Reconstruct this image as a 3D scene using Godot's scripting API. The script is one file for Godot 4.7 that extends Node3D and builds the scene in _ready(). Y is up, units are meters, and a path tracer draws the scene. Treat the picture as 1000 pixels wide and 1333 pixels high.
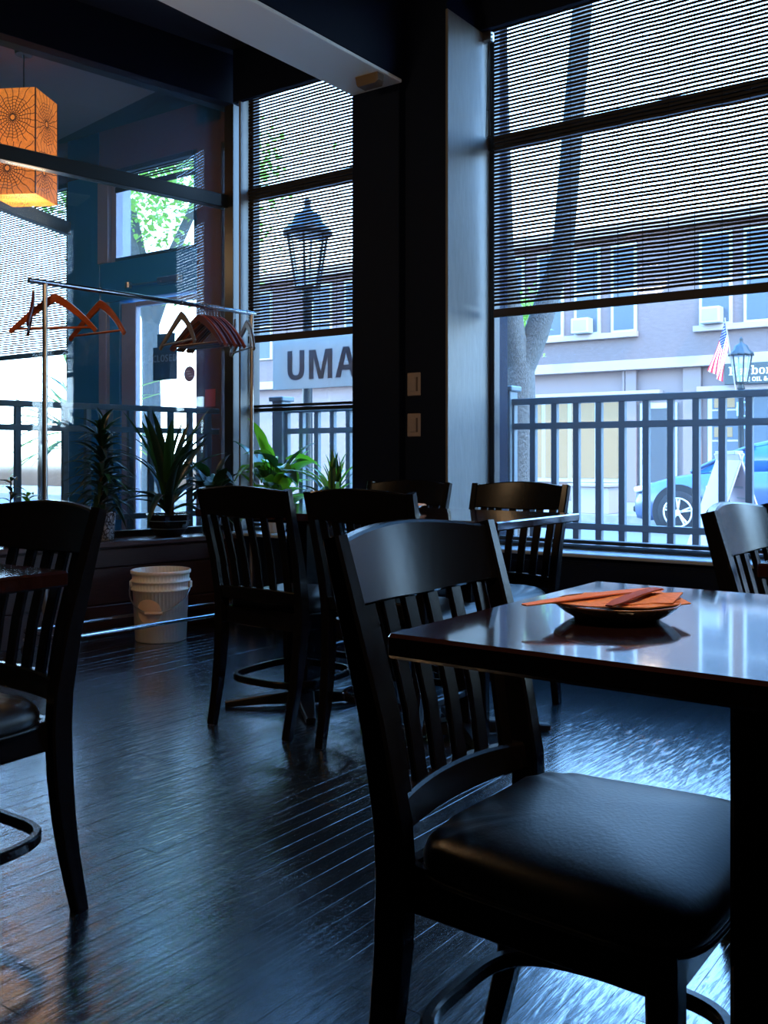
extends Node3D
# Room axes: x = along the street front, -z = towards the street, y up, metres.  W(u, y, v) = (u, y, -v).

var M := {}
var rng := RandomNumberGenerator.new()
var used := {}

# ---------------------------------------------------------------- mesh builder
class MB:
	var v := PackedVector3Array()
	var g := PackedInt32Array()
	var uv := PackedVector2Array()

	func tri(a: Vector3, b: Vector3, c: Vector3, grp := -1) -> void:
		v.append(a); v.append(b); v.append(c); g.append(grp)

	func tri_out(a: Vector3, b: Vector3, c: Vector3, mid: Vector3, grp := -1) -> void:
		if (b - a).cross(c - a).dot((a + b + c) / 3.0 - mid) < 0.0:
			tri(a, c, b, grp)
		else:
			tri(a, b, c, grp)

	func quad_out(a: Vector3, b: Vector3, c: Vector3, d: Vector3, mid: Vector3, grp := -1) -> void:
		tri_out(a, b, c, mid, grp); tri_out(a, c, d, mid, grp)

	func quad(a: Vector3, b: Vector3, c: Vector3, d: Vector3, grp := -1) -> void:
		tri(a, b, c, grp); tri(a, c, d, grp)

	# chamfered box
	func box(mid: Vector3, size: Vector3, ch := 0.002, t := Basis()) -> void:
		var h := size * 0.5
		var c: float = minf(ch, minf(h.x, minf(h.y, h.z)) * 0.9)
		var p := func(sx: int, sy: int, sz: int, ax: int) -> Vector3:
			var q := Vector3(sx * (h.x - c), sy * (h.y - c), sz * (h.z - c))
			if ax == 0: q.x = sx * h.x
			elif ax == 1: q.y = sy * h.y
			else: q.z = sz * h.z
			return mid + t * q
		for s in [-1, 1]:
			quad_out(p.call(s, -1, -1, 0), p.call(s, 1, -1, 0), p.call(s, 1, 1, 0), p.call(s, -1, 1, 0), mid)
			quad_out(p.call(-1, s, -1, 1), p.call(1, s, -1, 1), p.call(1, s, 1, 1), p.call(-1, s, 1, 1), mid)
			quad_out(p.call(-1, -1, s, 2), p.call(1, -1, s, 2), p.call(1, 1, s, 2), p.call(-1, 1, s, 2), mid)
		if c > 0.0001:
			for a in [-1, 1]:
				for b in [-1, 1]:
					quad_out(p.call(a, b, -1, 0), p.call(a, b, 1, 0), p.call(a, b, 1, 1), p.call(a, b, -1, 1), mid)
					quad_out(p.call(a, -1, b, 0), p.call(a, 1, b, 0), p.call(a, 1, b, 2), p.call(a, -1, b, 2), mid)
					quad_out(p.call(-1, a, b, 1), p.call(1, a, b, 1), p.call(1, a, b, 2), p.call(-1, a, b, 2), mid)
					for e in [-1, 1]:
						tri_out(p.call(a, b, e, 0), p.call(a, b, e, 1), p.call(a, b, e, 2), mid)

	func bar(a: Vector3, b: Vector3, w: float, h: float, ch := 0.002, up := Vector3.UP) -> void:
		var d := b - a
		var z := d.normalized()
		var x := up.cross(z)
		if x.length() < 0.001: x = Vector3.RIGHT.cross(z)
		x = x.normalized()
		box((a + b) * 0.5, Vector3(w, h, d.length()), ch, Basis(x, z.cross(x), z))

	# rings of equal size; smooth: -1 flat across the profile but smooth along, 1 all smooth
	func loft(rings: Array, all_smooth := false, caps := true, loop := false, base := 10) -> void:
		var first := v.size()
		var n: int = rings[0].size()
		var m := rings.size() if loop else rings.size() - 1
		for i in m:
			var r: PackedVector3Array = rings[i]
			var q: PackedVector3Array = rings[(i + 1) % rings.size()]
			for k in n:
				var l := (k + 1) % n
				quad(r[k], r[l], q[l], q[k], 1 if all_smooth else base + k)
		if caps and not loop:
			for e in 2:
				var r: PackedVector3Array = rings[0] if e == 0 else rings[-1]
				var mid := Vector3.ZERO
				for p in r: mid += p
				mid /= n
				for k in n:
					if e == 0: tri(r[(k + 1) % n], r[k], mid, 5)
					else: tri(r[k], r[(k + 1) % n], mid, 6)
		# orientation by signed volume
		var mid0: Vector3 = v[first]
		var vol := 0.0
		for i in range(first, v.size(), 3):
			vol += (v[i] - mid0).dot((v[i + 1] - mid0).cross(v[i + 2] - mid0))
		if vol < 0.0:
			for i in range(first, v.size(), 3):
				var t: Vector3 = v[i + 1]
				v[i + 1] = v[i + 2]
				v[i + 2] = t

	func lathe(prof: Array, n := 24, at := Vector3.ZERO, t := Basis()) -> void:
		var rings := []
		for p in prof:
			var r := PackedVector3Array()
			for k in n:
				var a := TAU * k / n
				r.append(at + t * Vector3(maxf(p.x, 0.0001) * cos(a), p.y, maxf(p.x, 0.0001) * sin(a)))
			rings.append(r)
		loft(rings, false, true)
		_regroup_lathe()

	func _regroup_lathe() -> void:
		pass

	func tube(pts: Array, r0: float, n := 8, r1 := -1.0, loop := false) -> void:
		var rings := []
		var prev := Vector3.ZERO
		for i in pts.size():
			var d: Vector3
			if loop: d = pts[(i + 1) % pts.size()] - pts[(i - 1 + pts.size()) % pts.size()]
			else: d = pts[mini(i + 1, pts.size() - 1)] - pts[maxi(i - 1, 0)]
			d = d.normalized()
			var x: Vector3
			if prev == Vector3.ZERO:
				x = d.cross(Vector3.UP if absf(d.y) < 0.9 else Vector3.RIGHT).normalized()
			else:
				x = (prev - d * prev.dot(d)).normalized()
			prev = x
			var y := d.cross(x)
			var rr: float = r0 if r1 < 0.0 else lerpf(r0, r1, float(i) / (pts.size() - 1))
			var ring := PackedVector3Array()
			for k in n:
				var a := TAU * k / n
				ring.append(pts[i] + x * cos(a) * rr + y * sin(a) * rr)
			rings.append(ring)
		loft(rings, true, not loop, loop)

	# rectangular section swept along points, with given side vectors
	func sweep(pts: Array, ws: Array, hs: Array, side: Vector3, ch := 0.003, loop := false) -> void:
		var rings := []
		for i in pts.size():
			var d: Vector3
			if loop: d = pts[(i + 1) % pts.size()] - pts[(i - 1 + pts.size()) % pts.size()]
			else: d = pts[mini(i + 1, pts.size() - 1)] - pts[maxi(i - 1, 0)]
			d = d.normalized()
			var x := (side - d * side.dot(d)).normalized()
			var y := d.cross(x)
			var w: float = ws[i % ws.size()] * 0.5
			var h: float = hs[i % hs.size()] * 0.5
			var ring := PackedVector3Array()
			for q in [[1, 1, 0], [1, 1, 1], [-1, 1, 1], [-1, 1, 0], [-1, -1, 0], [-1, -1, 1], [1, -1, 1], [1, -1, 0]]:
				var qx: float = q[0] * (w if q[2] == 0 else w - ch)
				var qy: float = q[1] * (h if q[2] == 1 else h - ch)
				ring.append(pts[i] + x * qx + y * qy)
			rings.append(ring)
		loft(rings, false, not loop, loop)

	# extruded flat polygon (points in the plane, normal n)
	func prism(poly: Array, off: Vector3) -> void:
		var r0 := PackedVector3Array()
		var r1 := PackedVector3Array()
		for p in poly:
			r0.append(p); r1.append(p + off)
		loft([r0, r1], false, false)
		var p2 := PackedVector2Array()
		var n := off.normalized()
		var ax: Vector3 = (poly[1] - poly[0]).normalized()
		var ay := n.cross(ax)
		for p in poly: p2.append(Vector2((p - poly[0]).dot(ax), (p - poly[0]).dot(ay)))
		var ix := Geometry2D.triangulate_polygon(p2)
		for i in range(0, ix.size(), 3):
			var a: Vector3 = poly[ix[i]]
			var b: Vector3 = poly[ix[i + 1]]
			var c: Vector3 = poly[ix[i + 2]]
			if (b - a).cross(c - a).dot(n) > 0.0:
				tri(a + off, b + off, c + off); tri(a, c, b)
			else:
				tri(a + off, c + off, b + off); tri(a, b, c)

	func mesh() -> ArrayMesh:
		var st := SurfaceTool.new()
		st.begin(Mesh.PRIMITIVE_TRIANGLES)
		var with_uv := uv.size() == v.size()
		for i in g.size():
			st.set_smooth_group(g[i])
			for k in [0, 2, 1]:
				if with_uv: st.set_uv(uv[i * 3 + k])
				st.add_vertex(v[i * 3 + k])
		st.generate_normals()
		return st.commit()

# ---------------------------------------------------------------- node helpers
func W(u: float, y: float, v: float) -> Vector3:
	return Vector3(u, y, -v)

func numbered(called: String) -> String:
	var k: int = used.get(called, -1) + 1
	used[called] = k
	return called if k == 0 else "%s_%03d" % [called, k]

func obj(called: String, m, material: Material, parent: Node = null, at := Vector3.ZERO) -> MeshInstance3D:
	var o := MeshInstance3D.new()
	o.mesh = m.mesh() if m is MB else m
	o.material_override = material
	o.position = at
	if parent == null:
		o.name = numbered(called)
		add_child(o)
	else:
		o.name = called
		parent.add_child(o, true)
	return o

func tag(o: Node, label: String, category: String, group := "") -> Node:
	o.set_meta("label", label)
	o.set_meta("category", category)
	if group: o.set_meta("group", group)
	return o

func thing(called: String, label: String, category: String, at := Vector3.ZERO, turn := 0.0, group := "") -> Node3D:
	var o := Node3D.new()
	o.name = numbered(called)
	add_child(o)
	o.position = at
	o.rotation.y = turn
	tag(o, label, category, group)
	return o

func struct(called: String, m = null, material: Material = null) -> Node3D:
	var o: Node3D
	if m == null:
		o = Node3D.new()
		o.name = called
		add_child(o)
	else:
		o = obj(called, m, material)
	o.set_meta("kind", "structure")
	return o

func dup(src: Node3D, at: Vector3, turn: float, label: String, group := "") -> Node3D:
	var base := String(src.name)
	if base.length() > 4 and base[-4] == "_" and base.right(3).is_valid_int(): base = base.left(-4)
	var r: Node3D = src.duplicate()
	r.name = numbered(base)
	add_child(r)
	r.position = at
	r.rotation.y = turn
	r.set_meta("label", label)
	if group: r.set_meta("group", group)
	return r

func mb_box(lo: Vector3, hi: Vector3, ch := 0.002) -> MB:
	var b := MB.new()
	b.box((lo + hi) * 0.5, (hi - lo).abs(), ch)
	return b

# box by room ranges u0..u1, y0..y1, v0..v1
func rbox(u0: float, u1: float, y0: float, y1: float, v0: float, v1: float, ch := 0.002) -> MB:
	return mb_box(Vector3(minf(u0, u1), y0, -maxf(v0, v1)), Vector3(maxf(u0, u1), y1, -minf(v0, v1)), ch)

# ---------------------------------------------------------------- materials
func mat(c: Color, rough := 0.6, metal := 0.0) -> StandardMaterial3D:
	var m := StandardMaterial3D.new()
	m.albedo_color = c
	m.roughness = rough
	m.metallic = metal
	return m

func noise_tex(seed_: int, freq: float, a: Color, b: Color, size := 512, oct := 4, kind := FastNoiseLite.TYPE_SIMPLEX_SMOOTH) -> NoiseTexture2D:
	var n := FastNoiseLite.new()
	n.seed = seed_
	n.frequency = freq
	n.noise_type = kind
	n.fractal_octaves = oct
	var t := NoiseTexture2D.new()
	t.width = size
	t.height = size
	t.seamless = true
	t.noise = n
	var gr := Gradient.new()
	gr.set_color(0, a)
	gr.set_color(1, b)
	t.color_ramp = gr
	return t

func bump_tex(seed_: int, freq: float, strength: float, size := 512, oct := 4) -> NoiseTexture2D:
	var n := FastNoiseLite.new()
	n.seed = seed_
	n.frequency = freq
	n.fractal_octaves = oct
	var t := NoiseTexture2D.new()
	t.width = size
	t.height = size
	t.seamless = true
	t.as_normal_map = true
	t.bump_strength = strength
	t.noise = n
	return t

func tri_map(m: StandardMaterial3D, scale: Vector3, world := true) -> void:
	m.uv1_triplanar = true
	m.uv1_world_triplanar = world
	m.uv1_scale = scale

func make_materials() -> void:
	# dark floor boards, a touch of reflected blue daylight put into the colour
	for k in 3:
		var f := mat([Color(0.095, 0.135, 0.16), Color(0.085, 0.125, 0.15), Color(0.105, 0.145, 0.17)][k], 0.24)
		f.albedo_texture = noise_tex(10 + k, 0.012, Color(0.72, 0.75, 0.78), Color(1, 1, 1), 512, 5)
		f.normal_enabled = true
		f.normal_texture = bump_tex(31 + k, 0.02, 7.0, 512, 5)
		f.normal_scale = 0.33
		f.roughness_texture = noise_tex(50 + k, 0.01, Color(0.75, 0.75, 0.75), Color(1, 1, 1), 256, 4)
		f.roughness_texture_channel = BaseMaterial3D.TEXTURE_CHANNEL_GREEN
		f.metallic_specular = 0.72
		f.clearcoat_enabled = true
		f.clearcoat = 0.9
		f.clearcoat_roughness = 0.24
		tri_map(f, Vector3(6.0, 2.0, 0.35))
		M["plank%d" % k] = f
	M.subfloor = mat(Color(0.04, 0.05, 0.06), 0.8)
	# dark lacquered chairs
	var ch := mat(Color(0.05, 0.05, 0.062), 0.22)
	ch.metallic_specular = 0.27
	ch.normal_enabled = true
	ch.normal_texture = bump_tex(61, 0.03, 1.0, 256, 3)
	ch.normal_scale = 0.12
	tri_map(ch, Vector3(3, 3, 3), false)
	M.chair = ch
	var vy := mat(Color(0.06, 0.065, 0.075), 0.42)
	vy.metallic_specular = 0.42
	vy.normal_enabled = true
	vy.normal_texture = bump_tex(62, 0.05, 2.0, 512, 4)
	vy.normal_scale = 0.25
	tri_map(vy, Vector3(4, 4, 4), false)
	M.vinyl = vy
	var tt := mat(Color(0.16, 0.085, 0.08), 0.09)
	tt.albedo_texture = noise_tex(71, 0.02, Color(0.75, 0.7, 0.7), Color(1, 1, 1), 512, 5)
	tri_map(tt, Vector3(0.8, 3, 6))
	tt.clearcoat_enabled = true
	tt.clearcoat = 0.8
	tt.clearcoat_roughness = 0.05
	M.table = tt
	M.iron = mat(Color(0.06, 0.06, 0.065), 0.45, 0.3)
	# paint
	var nv := mat(Color(0.03, 0.07, 0.15), 0.7)
	nv.metallic_specular = 0.25
	nv.normal_enabled = true
	nv.normal_texture = bump_tex(81, 0.05, 1.5, 512, 4)
	nv.normal_scale = 0.2
	tri_map(nv, Vector3(2, 2, 2))
	M.navy = nv
	var gp := mat(Color(0.42, 0.41, 0.39), 0.45)
	gp.albedo_texture = noise_tex(83, 0.02, Color(0.9, 0.9, 0.9), Color(1, 1, 1), 512, 4)
	gp.normal_enabled = true
	gp.normal_texture = bump_tex(84, 0.03, 1.5, 512, 4)
	gp.normal_scale = 0.25
	tri_map(gp, Vector3(3, 0.5, 3))
	M.grey_paint = gp
	M.soffit = mat(Color(0.88, 0.90, 0.88), 0.6)
	var pw := mat(Color(0.21, 0.13, 0.12), 0.45)
	pw.albedo_texture = noise_tex(85, 0.03, Color(0.6, 0.55, 0.55), Color(1, 1, 1), 512, 5)
	tri_map(pw, Vector3(6, 6, 0.6))
	M.panel_wood = pw
	M.ceiling = mat(Color(0.06, 0.09, 0.15), 0.8)
	M.vestibule_ceiling = mat(Color(0.42, 0.44, 0.46), 0.8)
	M.red_wall = mat(Color(0.34, 0.19, 0.17), 0.6)
	M.haze_blue_wall = mat(Color(0.07, 0.44, 0.68), 0.45)  # blue paint, brightened to put the haze on the glass into the colour
	M.frame = mat(Color(0.10, 0.13, 0.15), 0.4)
	M.frame_lav = mat(Color(0.55, 0.56, 0.64), 0.4)
	M.sill = mat(Color(0.62, 0.66, 0.68), 0.3)
	M.ledge = mat(Color(0.28, 0.24, 0.25), 0.25)
	var gl := mat(Color(0.8, 0.88, 0.95, 0.05), 0.02)
	gl.transparency = BaseMaterial3D.TRANSPARENCY_ALPHA
	M.glass = gl
	var gd := mat(Color(0.35, 0.62, 0.78, 0.12), 0.02)  # blue tint paints in the hazy veil and smudges on the side glass
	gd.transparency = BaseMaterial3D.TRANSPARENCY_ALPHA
	M.glass_haze = gd
	# blinds
	for k in 3:
		M["slat%d" % k] = mat([Color(0.10, 0.085, 0.085), Color(0.08, 0.07, 0.075), Color(0.12, 0.10, 0.095)][k], 0.75)
	M.cord = mat(Color(0.10, 0.09, 0.085), 0.8)
	M.blind_bar = mat(Color(0.15, 0.13, 0.13), 0.7)
	# metals
	M.chrome = mat(Color(0.72, 0.72, 0.74), 0.18, 1.0)
	M.brushed = mat(Color(0.70, 0.68, 0.66), 0.3, 1.0)
	M.black = mat(Color(0.05, 0.05, 0.055), 0.5)
	M.rubber = mat(Color(0.06, 0.06, 0.065), 0.7)
	var hw := mat(Color(0.72, 0.34, 0.15), 0.32)
	hw.albedo_texture = noise_tex(91, 0.02, Color(0.8, 0.75, 0.7), Color(1, 1, 1), 256, 4)
	tri_map(hw, Vector3(2, 12, 12), false)
	M.hanger = hw
	M.hanger_dark = mat(Color(0.36, 0.15, 0.10), 0.35)
	M.hanger_grey = mat(Color(0.46, 0.42, 0.38), 0.4)
	# bucket
	var bk := mat(Color(0.86, 0.84, 0.80), 0.35)
	bk.subsurf_scatter_enabled = true
	bk.subsurf_scatter_strength = 0.15
	bk.backlight_enabled = true
	bk.backlight = Color(0.25, 0.23, 0.2)
	M.bucket = bk
	M.bucket_warm = mat(Color(0.84, 0.72, 0.64), 0.5)
	M.wire = mat(Color(0.75, 0.74, 0.72), 0.3, 1.0)
	M.switch = mat(Color(0.55, 0.51, 0.51), 0.4)
	M.switch_dark = mat(Color(0.30, 0.26, 0.25), 0.4)
	M.tan = mat(Color(0.36, 0.30, 0.24), 0.7)
	# food table things
	M.plate = mat(Color(0.24, 0.22, 0.22), 0.2)
	M.plate_rim = mat(Color(0.55, 0.40, 0.28), 0.3)
	var nk := mat(Color(0.94, 0.66, 0.46), 0.75)
	nk.albedo_texture = noise_tex(95, 0.03, Color(0.88, 0.84, 0.8), Color(1, 1, 1), 256, 4)
	nk.uv1_triplanar = true
	nk.uv1_scale = Vector3(14, 14, 14)
	M.napkin = nk
	M.sleeve = mat(Color(0.90, 0.57, 0.39), 0.7)
	M.sleeve_dark = mat(Color(0.62, 0.32, 0.22), 0.7)
	M.paper = mat(Color(0.86, 0.84, 0.8), 0.7)
	# plants
	for d in [["leaf_dark", Color(0.09, 0.17, 0.11), Color(0.05, 0.12, 0.04)], ["leaf_mid", Color(0.14, 0.27, 0.13), Color(0.10, 0.2, 0.06)], ["leaf_bright", Color(0.33, 0.52, 0.13), Color(0.42, 0.62, 0.12)], ["leaf_pale", Color(0.55, 0.62, 0.30), Color(0.45, 0.55, 0.2)], ["leaf_tree", Color(0.45, 0.58, 0.25), Color(0.55, 0.68, 0.25)]]:
		var lm := mat(d[1], 0.35)
		lm.cull_mode = BaseMaterial3D.CULL_DISABLED
		lm.backlight_enabled = true
		lm.backlight = d[2]
		M[d[0]] = lm
	M.leaf_tree.roughness = 0.6
	M.soil = mat(Color(0.12, 0.09, 0.07), 0.9)
	M.pot_black = mat(Color(0.07, 0.075, 0.085), 0.18)
	M.pot_pattern = mat(Color(1, 1, 1), 0.25)
	M.pot_white = mat(Color(0.7, 0.7, 0.68), 0.3)
	M.stem = mat(Color(0.25, 0.22, 0.14), 0.8)
	# outside
	M.railing = mat(Color(0.33, 0.39, 0.42), 0.45)  # lightened towards teal: haze over the bars is put into the colour
	var cc := mat(Color(0.57, 0.54, 0.52), 0.8)
	cc.albedo_texture = noise_tex(101, 0.02, Color(0.85, 0.85, 0.85), Color(1, 1, 1), 512, 5)
	tri_map(cc, Vector3(0.5, 0.5, 0.5))
	M.concrete = cc
	var asp := mat(Color(0.42, 0.42, 0.44), 0.85)
	asp.albedo_texture = noise_tex(102, 0.05, Color(0.85, 0.85, 0.85), Color(1, 1, 1), 512, 5)
	tri_map(asp, Vector3(0.5, 0.5, 0.5))
	M.asphalt = asp
	var bw := mat(Color(0.45, 0.375, 0.355), 0.8)
	bw.albedo_texture = noise_tex(103, 0.03, Color(0.88, 0.87, 0.88), Color(1, 1, 1), 512, 5)
	tri_map(bw, Vector3(0.4, 1.2, 0.4))
	M.bld = bw
	M.bld_low = mat(Color(0.49, 0.41, 0.39), 0.8)
	M.bld_band = mat(Color(0.61, 0.54, 0.51), 0.7)
	M.bld_frame = mat(Color(0.64, 0.64, 0.63), 0.6)
	M.bld_tan = mat(Color(0.54, 0.41, 0.27), 0.7)
	M.bld_glass = mat(Color(0.30, 0.33, 0.36), 0.3)
	M.bld_glass.metallic_specular = 0.3
	M.bld_dark = mat(Color(0.25, 0.25, 0.26), 0.6)
	M.ac_grille = mat(Color(0.55, 0.57, 0.58), 0.6)
	M.sign_board = mat(Color(0.17, 0.20, 0.20), 0.5)
	M.sign_text = mat(Color(0.90, 0.88, 0.84), 0.6)
	M.neon_blue = mat(Color(0.55, 0.75, 0.9), 0.4)
	M.car = mat(Color(0.21, 0.30, 0.44), 0.2, 0.35)
	M.car.clearcoat_enabled = true
	M.car_glass = mat(Color(0.16, 0.32, 0.5), 0.05)
	M.tyre = mat(Color(0.10, 0.10, 0.11), 0.8)
	M.alloy = mat(Color(0.80, 0.81, 0.83), 0.3, 0.8)
	M.headlamp = mat(Color(0.80, 0.84, 0.88), 0.1)
	var bark := mat(Color(0.42, 0.42, 0.40), 0.9)
	bark.albedo_texture = noise_tex(111, 0.03, Color(0.6, 0.6, 0.6), Color(1, 1, 1), 512, 5)
	bark.normal_enabled = true
	bark.normal_texture = bump_tex(112, 0.04, 8.0, 512, 4)
	tri_map(bark, Vector3(5, 1.2, 5))
	M.bark = bark
	M.lamp_iron = mat(Color(0.10, 0.13, 0.14), 0.4)
	var lg := mat(Color(0.85, 0.9, 0.95, 0.25), 0.1)
	lg.transparency = BaseMaterial3D.TRANSPARENCY_ALPHA
	M.lamp_glass = lg
	M.aboard = mat(Color(0.70, 0.64, 0.65), 0.6)
	M.aboard_print = mat(Color(0.72, 0.34, 0.32), 0.6)
	M.banner = mat(Color(0.84, 0.86, 0.88), 0.5)
	M.banner.backlight_enabled = true
	M.banner.backlight = Color(0.84, 0.82, 0.80)
	M.letter = mat(Color(0.55, 0.62, 0.70), 0.5)
	M.letter.backlight_enabled = true
	M.letter.backlight = Color(0.42, 0.48, 0.58)
	M.closed_board = mat(Color(0.13, 0.27, 0.38), 0.5)
	M.closed_text = mat(Color(0.45, 0.55, 0.65), 0.5)
	M.sticker = mat(Color(0.62, 0.50, 0.58), 0.6)
	M.sticker_red = mat(Color(0.75, 0.33, 0.28), 0.6)
	M.sticker_pale = mat(Color(0.85, 0.8, 0.82), 0.6)

# ---------------------------------------------------------------- chair
func back_z(y: float) -> float:
	if y < 0.45: return 0.178
	if y < 0.60: return lerpf(0.178, 0.203, (y - 0.45) / 0.15)
	return 0.203 + (y - 0.60) * 0.27

func back_point(x: float, y: float) -> Vector3:
	var q := x / 0.19
	return Vector3(x, y, back_z(y) + 0.026 * (1.0 - q * q))

func curved_rail(half: float, low: Callable, high: Callable, thick: float) -> MB:
	var b := MB.new()
	var rings := []
	var n := 16
	for i in n + 1:
		var x := lerpf(-half, half, float(i) / n)
		var y0: float = low.call(x)
		var y1: float = high.call(x)
		var p0 := back_point(x, y0)
		var p1 := back_point(x, y1)
		var t := thick * 0.5
		var c := 0.004
		rings.append(PackedVector3Array([p0 + Vector3(0, c, -t), p0 + Vector3(0, 0, -t + c), p0 + Vector3(0, 0, t - c), p0 + Vector3(0, c, t), p1 + Vector3(0, -c, t), p1 + Vector3(0, 0, t - c), p1 + Vector3(0, 0, -t + c), p1 + Vector3(0, -c, -t)]))
	b.loft(rings)
	return b

func seat_outline(inset: float, n := 56) -> PackedVector3Array:
	# rounded trapezoid, narrower at the back
	var r := PackedVector3Array()
	for k in n:
		var a := TAU * k / n
		var ca := cos(a)
		var sa := sin(a)
		var e := 0.34
		var x := signf(ca) * pow(absf(ca), e)
		var z := signf(sa) * pow(absf(sa), e)
		var zz := -0.03 + z * (0.195 - inset)
		var hw := lerpf(0.220, 0.192, (z + 1.0) * 0.5) - inset
		r.append(Vector3(x * hw, 0, zz))
	return r

func make_chair(label: String, at: Vector3, turn: float) -> Node3D:
	var c := thing("dining_chair", label, "chair", at, turn, "dark slat-back dining chairs")
	for s in [-1, 1]:
		var pts := []
		for q in [[0.0, 0.238], [0.06, 0.224], [0.13, 0.208], [0.21, 0.194], [0.30, 0.183], [0.40, 0.177], [0.47, 0.180], [0.60, 0.203], [0.72, 0.2354], [0.842, 0.2683]]:
			pts.append(Vector3(s * lerpf(0.176, 0.202, q[0] / 0.842), q[0], q[1]))
		var b := MB.new()
		b.sweep(pts, [0.030, 0.031, 0.032, 0.033, 0.034, 0.034, 0.033, 0.031, 0.029, 0.027], [0.030, 0.033, 0.037, 0.042, 0.046, 0.048, 0.046, 0.040, 0.034, 0.028], Vector3.RIGHT, 0.004)
		var leg := obj("rear_leg", b, M.chair, c)
		var f := MB.new()
		f.lathe([Vector2(0.011, -0.0), Vector2(0.011, 0.004)], 10, Vector3(s * 0.176, 0.0, 0.238))
		obj("glide", f, M.switch, leg)
	for s in [-1, 1]:
		var b := MB.new()
		b.sweep([Vector3(s * 0.192, 0.0, -0.192), Vector3(s * 0.190, 0.2, -0.188), Vector3(s * 0.186, 0.41, -0.184)], [0.028, 0.033, 0.038], [0.028, 0.033, 0.038], Vector3.RIGHT, 0.004)
		obj("front_leg", b, M.chair, c)
	obj("crest_rail", curved_rail(0.192, func(x): return 0.742 + 0.006 * absf(x / 0.19), func(x): return 0.838 + 0.016 * (1.0 - pow(absf(x / 0.19), 1.8)), 0.022), M.chair, c)
	obj("lower_back_rail", curved_rail(0.184, func(_x): return 0.448, func(x): return 0.498 - 0.008 * pow(x / 0.18, 2.0), 0.022), M.chair, c)
	for k in 6:
		var x := -0.150 + 0.060 * k
		var b := MB.new()
		var pts := []
		for j in 6:
			pts.append(back_point(x * lerpf(0.96, 1.02, j / 5.0), lerpf(0.49, 0.75, j / 5.0)))
		b.sweep(pts, [0.030], [0.011], Vector3.RIGHT, 0.002)
		obj("slat", b, M.chair, c)
	# apron under the cushion
	var ap := MB.new()
	ap.bar(Vector3(-0.19, 0.385, -0.186), Vector3(0.19, 0.385, -0.186), 0.022, 0.062, 0.003)
	ap.bar(Vector3(-0.165, 0.385, 0.168), Vector3(0.165, 0.385, 0.168), 0.022, 0.062, 0.003)
	for s in [-1, 1]:
		ap.bar(Vector3(s * 0.19, 0.385, -0.19), Vector3(s * 0.172, 0.385, 0.17), 0.022, 0.062, 0.003)
	obj("seat_frame", ap, M.chair, c)
	# domed cushion, puckered a little towards the back corners
	var cu := MB.new()
	var rings := []
	for q in [[0.020, 0.404], [0.004, 0.409], [0.0, 0.420], [0.0, 0.432], [0.004, 0.443], [0.014, 0.453], [0.032, 0.461], [0.060, 0.467], [0.100, 0.4715], [0.145, 0.474], [0.168, 0.4745]]:
		var o := seat_outline(q[0])
		var ring := PackedVector3Array()
		for k in o.size():
			var a := TAU * k / o.size()
			var pucker := 0.0
			if q[0] > 0.01 and q[0] < 0.07:
				pucker = 0.0016 * sin(a * 14.0) * clampf(o[k].z * 7.0, 0.0, 1.0)
			ring.append(Vector3(o[k].x, q[1] + pucker, o[k].z))
		rings.append(ring)
	cu.loft(rings, true)
	var cushion := obj("seat_cushion", cu, M.vinyl, c)
	var pip := MB.new()
	var pp := []
	for p in seat_outline(-0.0005): pp.append(p + Vector3(0, 0.409, 0))
	pip.tube(pp, 0.0035, 6, -1.0, true)
	obj("piping", pip, M.vinyl, cushion)
	# bent wood foot ring inside the legs
	var ring := MB.new()
	var rp := []
	for k in 48:
		var a := TAU * k / 48
		var x := signf(cos(a)) * pow(absf(cos(a)), 0.55)
		var z := signf(sin(a)) * pow(absf(sin(a)), 0.55)
		rp.append(Vector3(x * lerpf(0.176, 0.160, (z + 1) * 0.5), 0.165, 0.008 + z * 0.186))
	ring.sweep(rp, [0.024], [0.020], Vector3.UP, 0.004, true)
	obj("foot_ring", ring, M.chair, c)
	return c

# ---------------------------------------------------------------- table
func make_table(label: String, u0: float, u1: float, v0: float, v1: float, posts: Array) -> Node3D:
	var c := thing("dining_table", label, "table", W((u0 + u1) / 2, 0, (v0 + v1) / 2), 0.0, "dark dining tables")
	var hu := (u1 - u0) / 2
	var hv := (v1 - v0) / 2
	obj("table_top", mb_box(Vector3(-hu, 0.727, -hv), Vector3(hu, 0.755, hv), 0.004), M.table, c)
	for p in posts:
		var b := MB.new()
		b.box(Vector3(p, 0.37, 0), Vector3(0.1, 0.68, 0.1), 0.006)
		b.box(Vector3(p, 0.717, 0), Vector3(0.32, 0.02, 0.32), 0.003)
		obj("pedestal", b, M.chair, c)
		var f := MB.new()
		for a in 4:
			var d := Vector3(cos(a * PI / 2 + PI / 4), 0, sin(a * PI / 2 + PI / 4))
			f.sweep([Vector3(p, 0.035, 0) + d * 0.03, Vector3(p, 0.028, 0) + d * 0.16, Vector3(p, 0.014, 0) + d * 0.30], [0.07, 0.055, 0.035], [0.05, 0.035, 0.022], Vector3.UP.cross(d), 0.004)
		obj("base_foot", f, M.iron, c)
	return c

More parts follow.
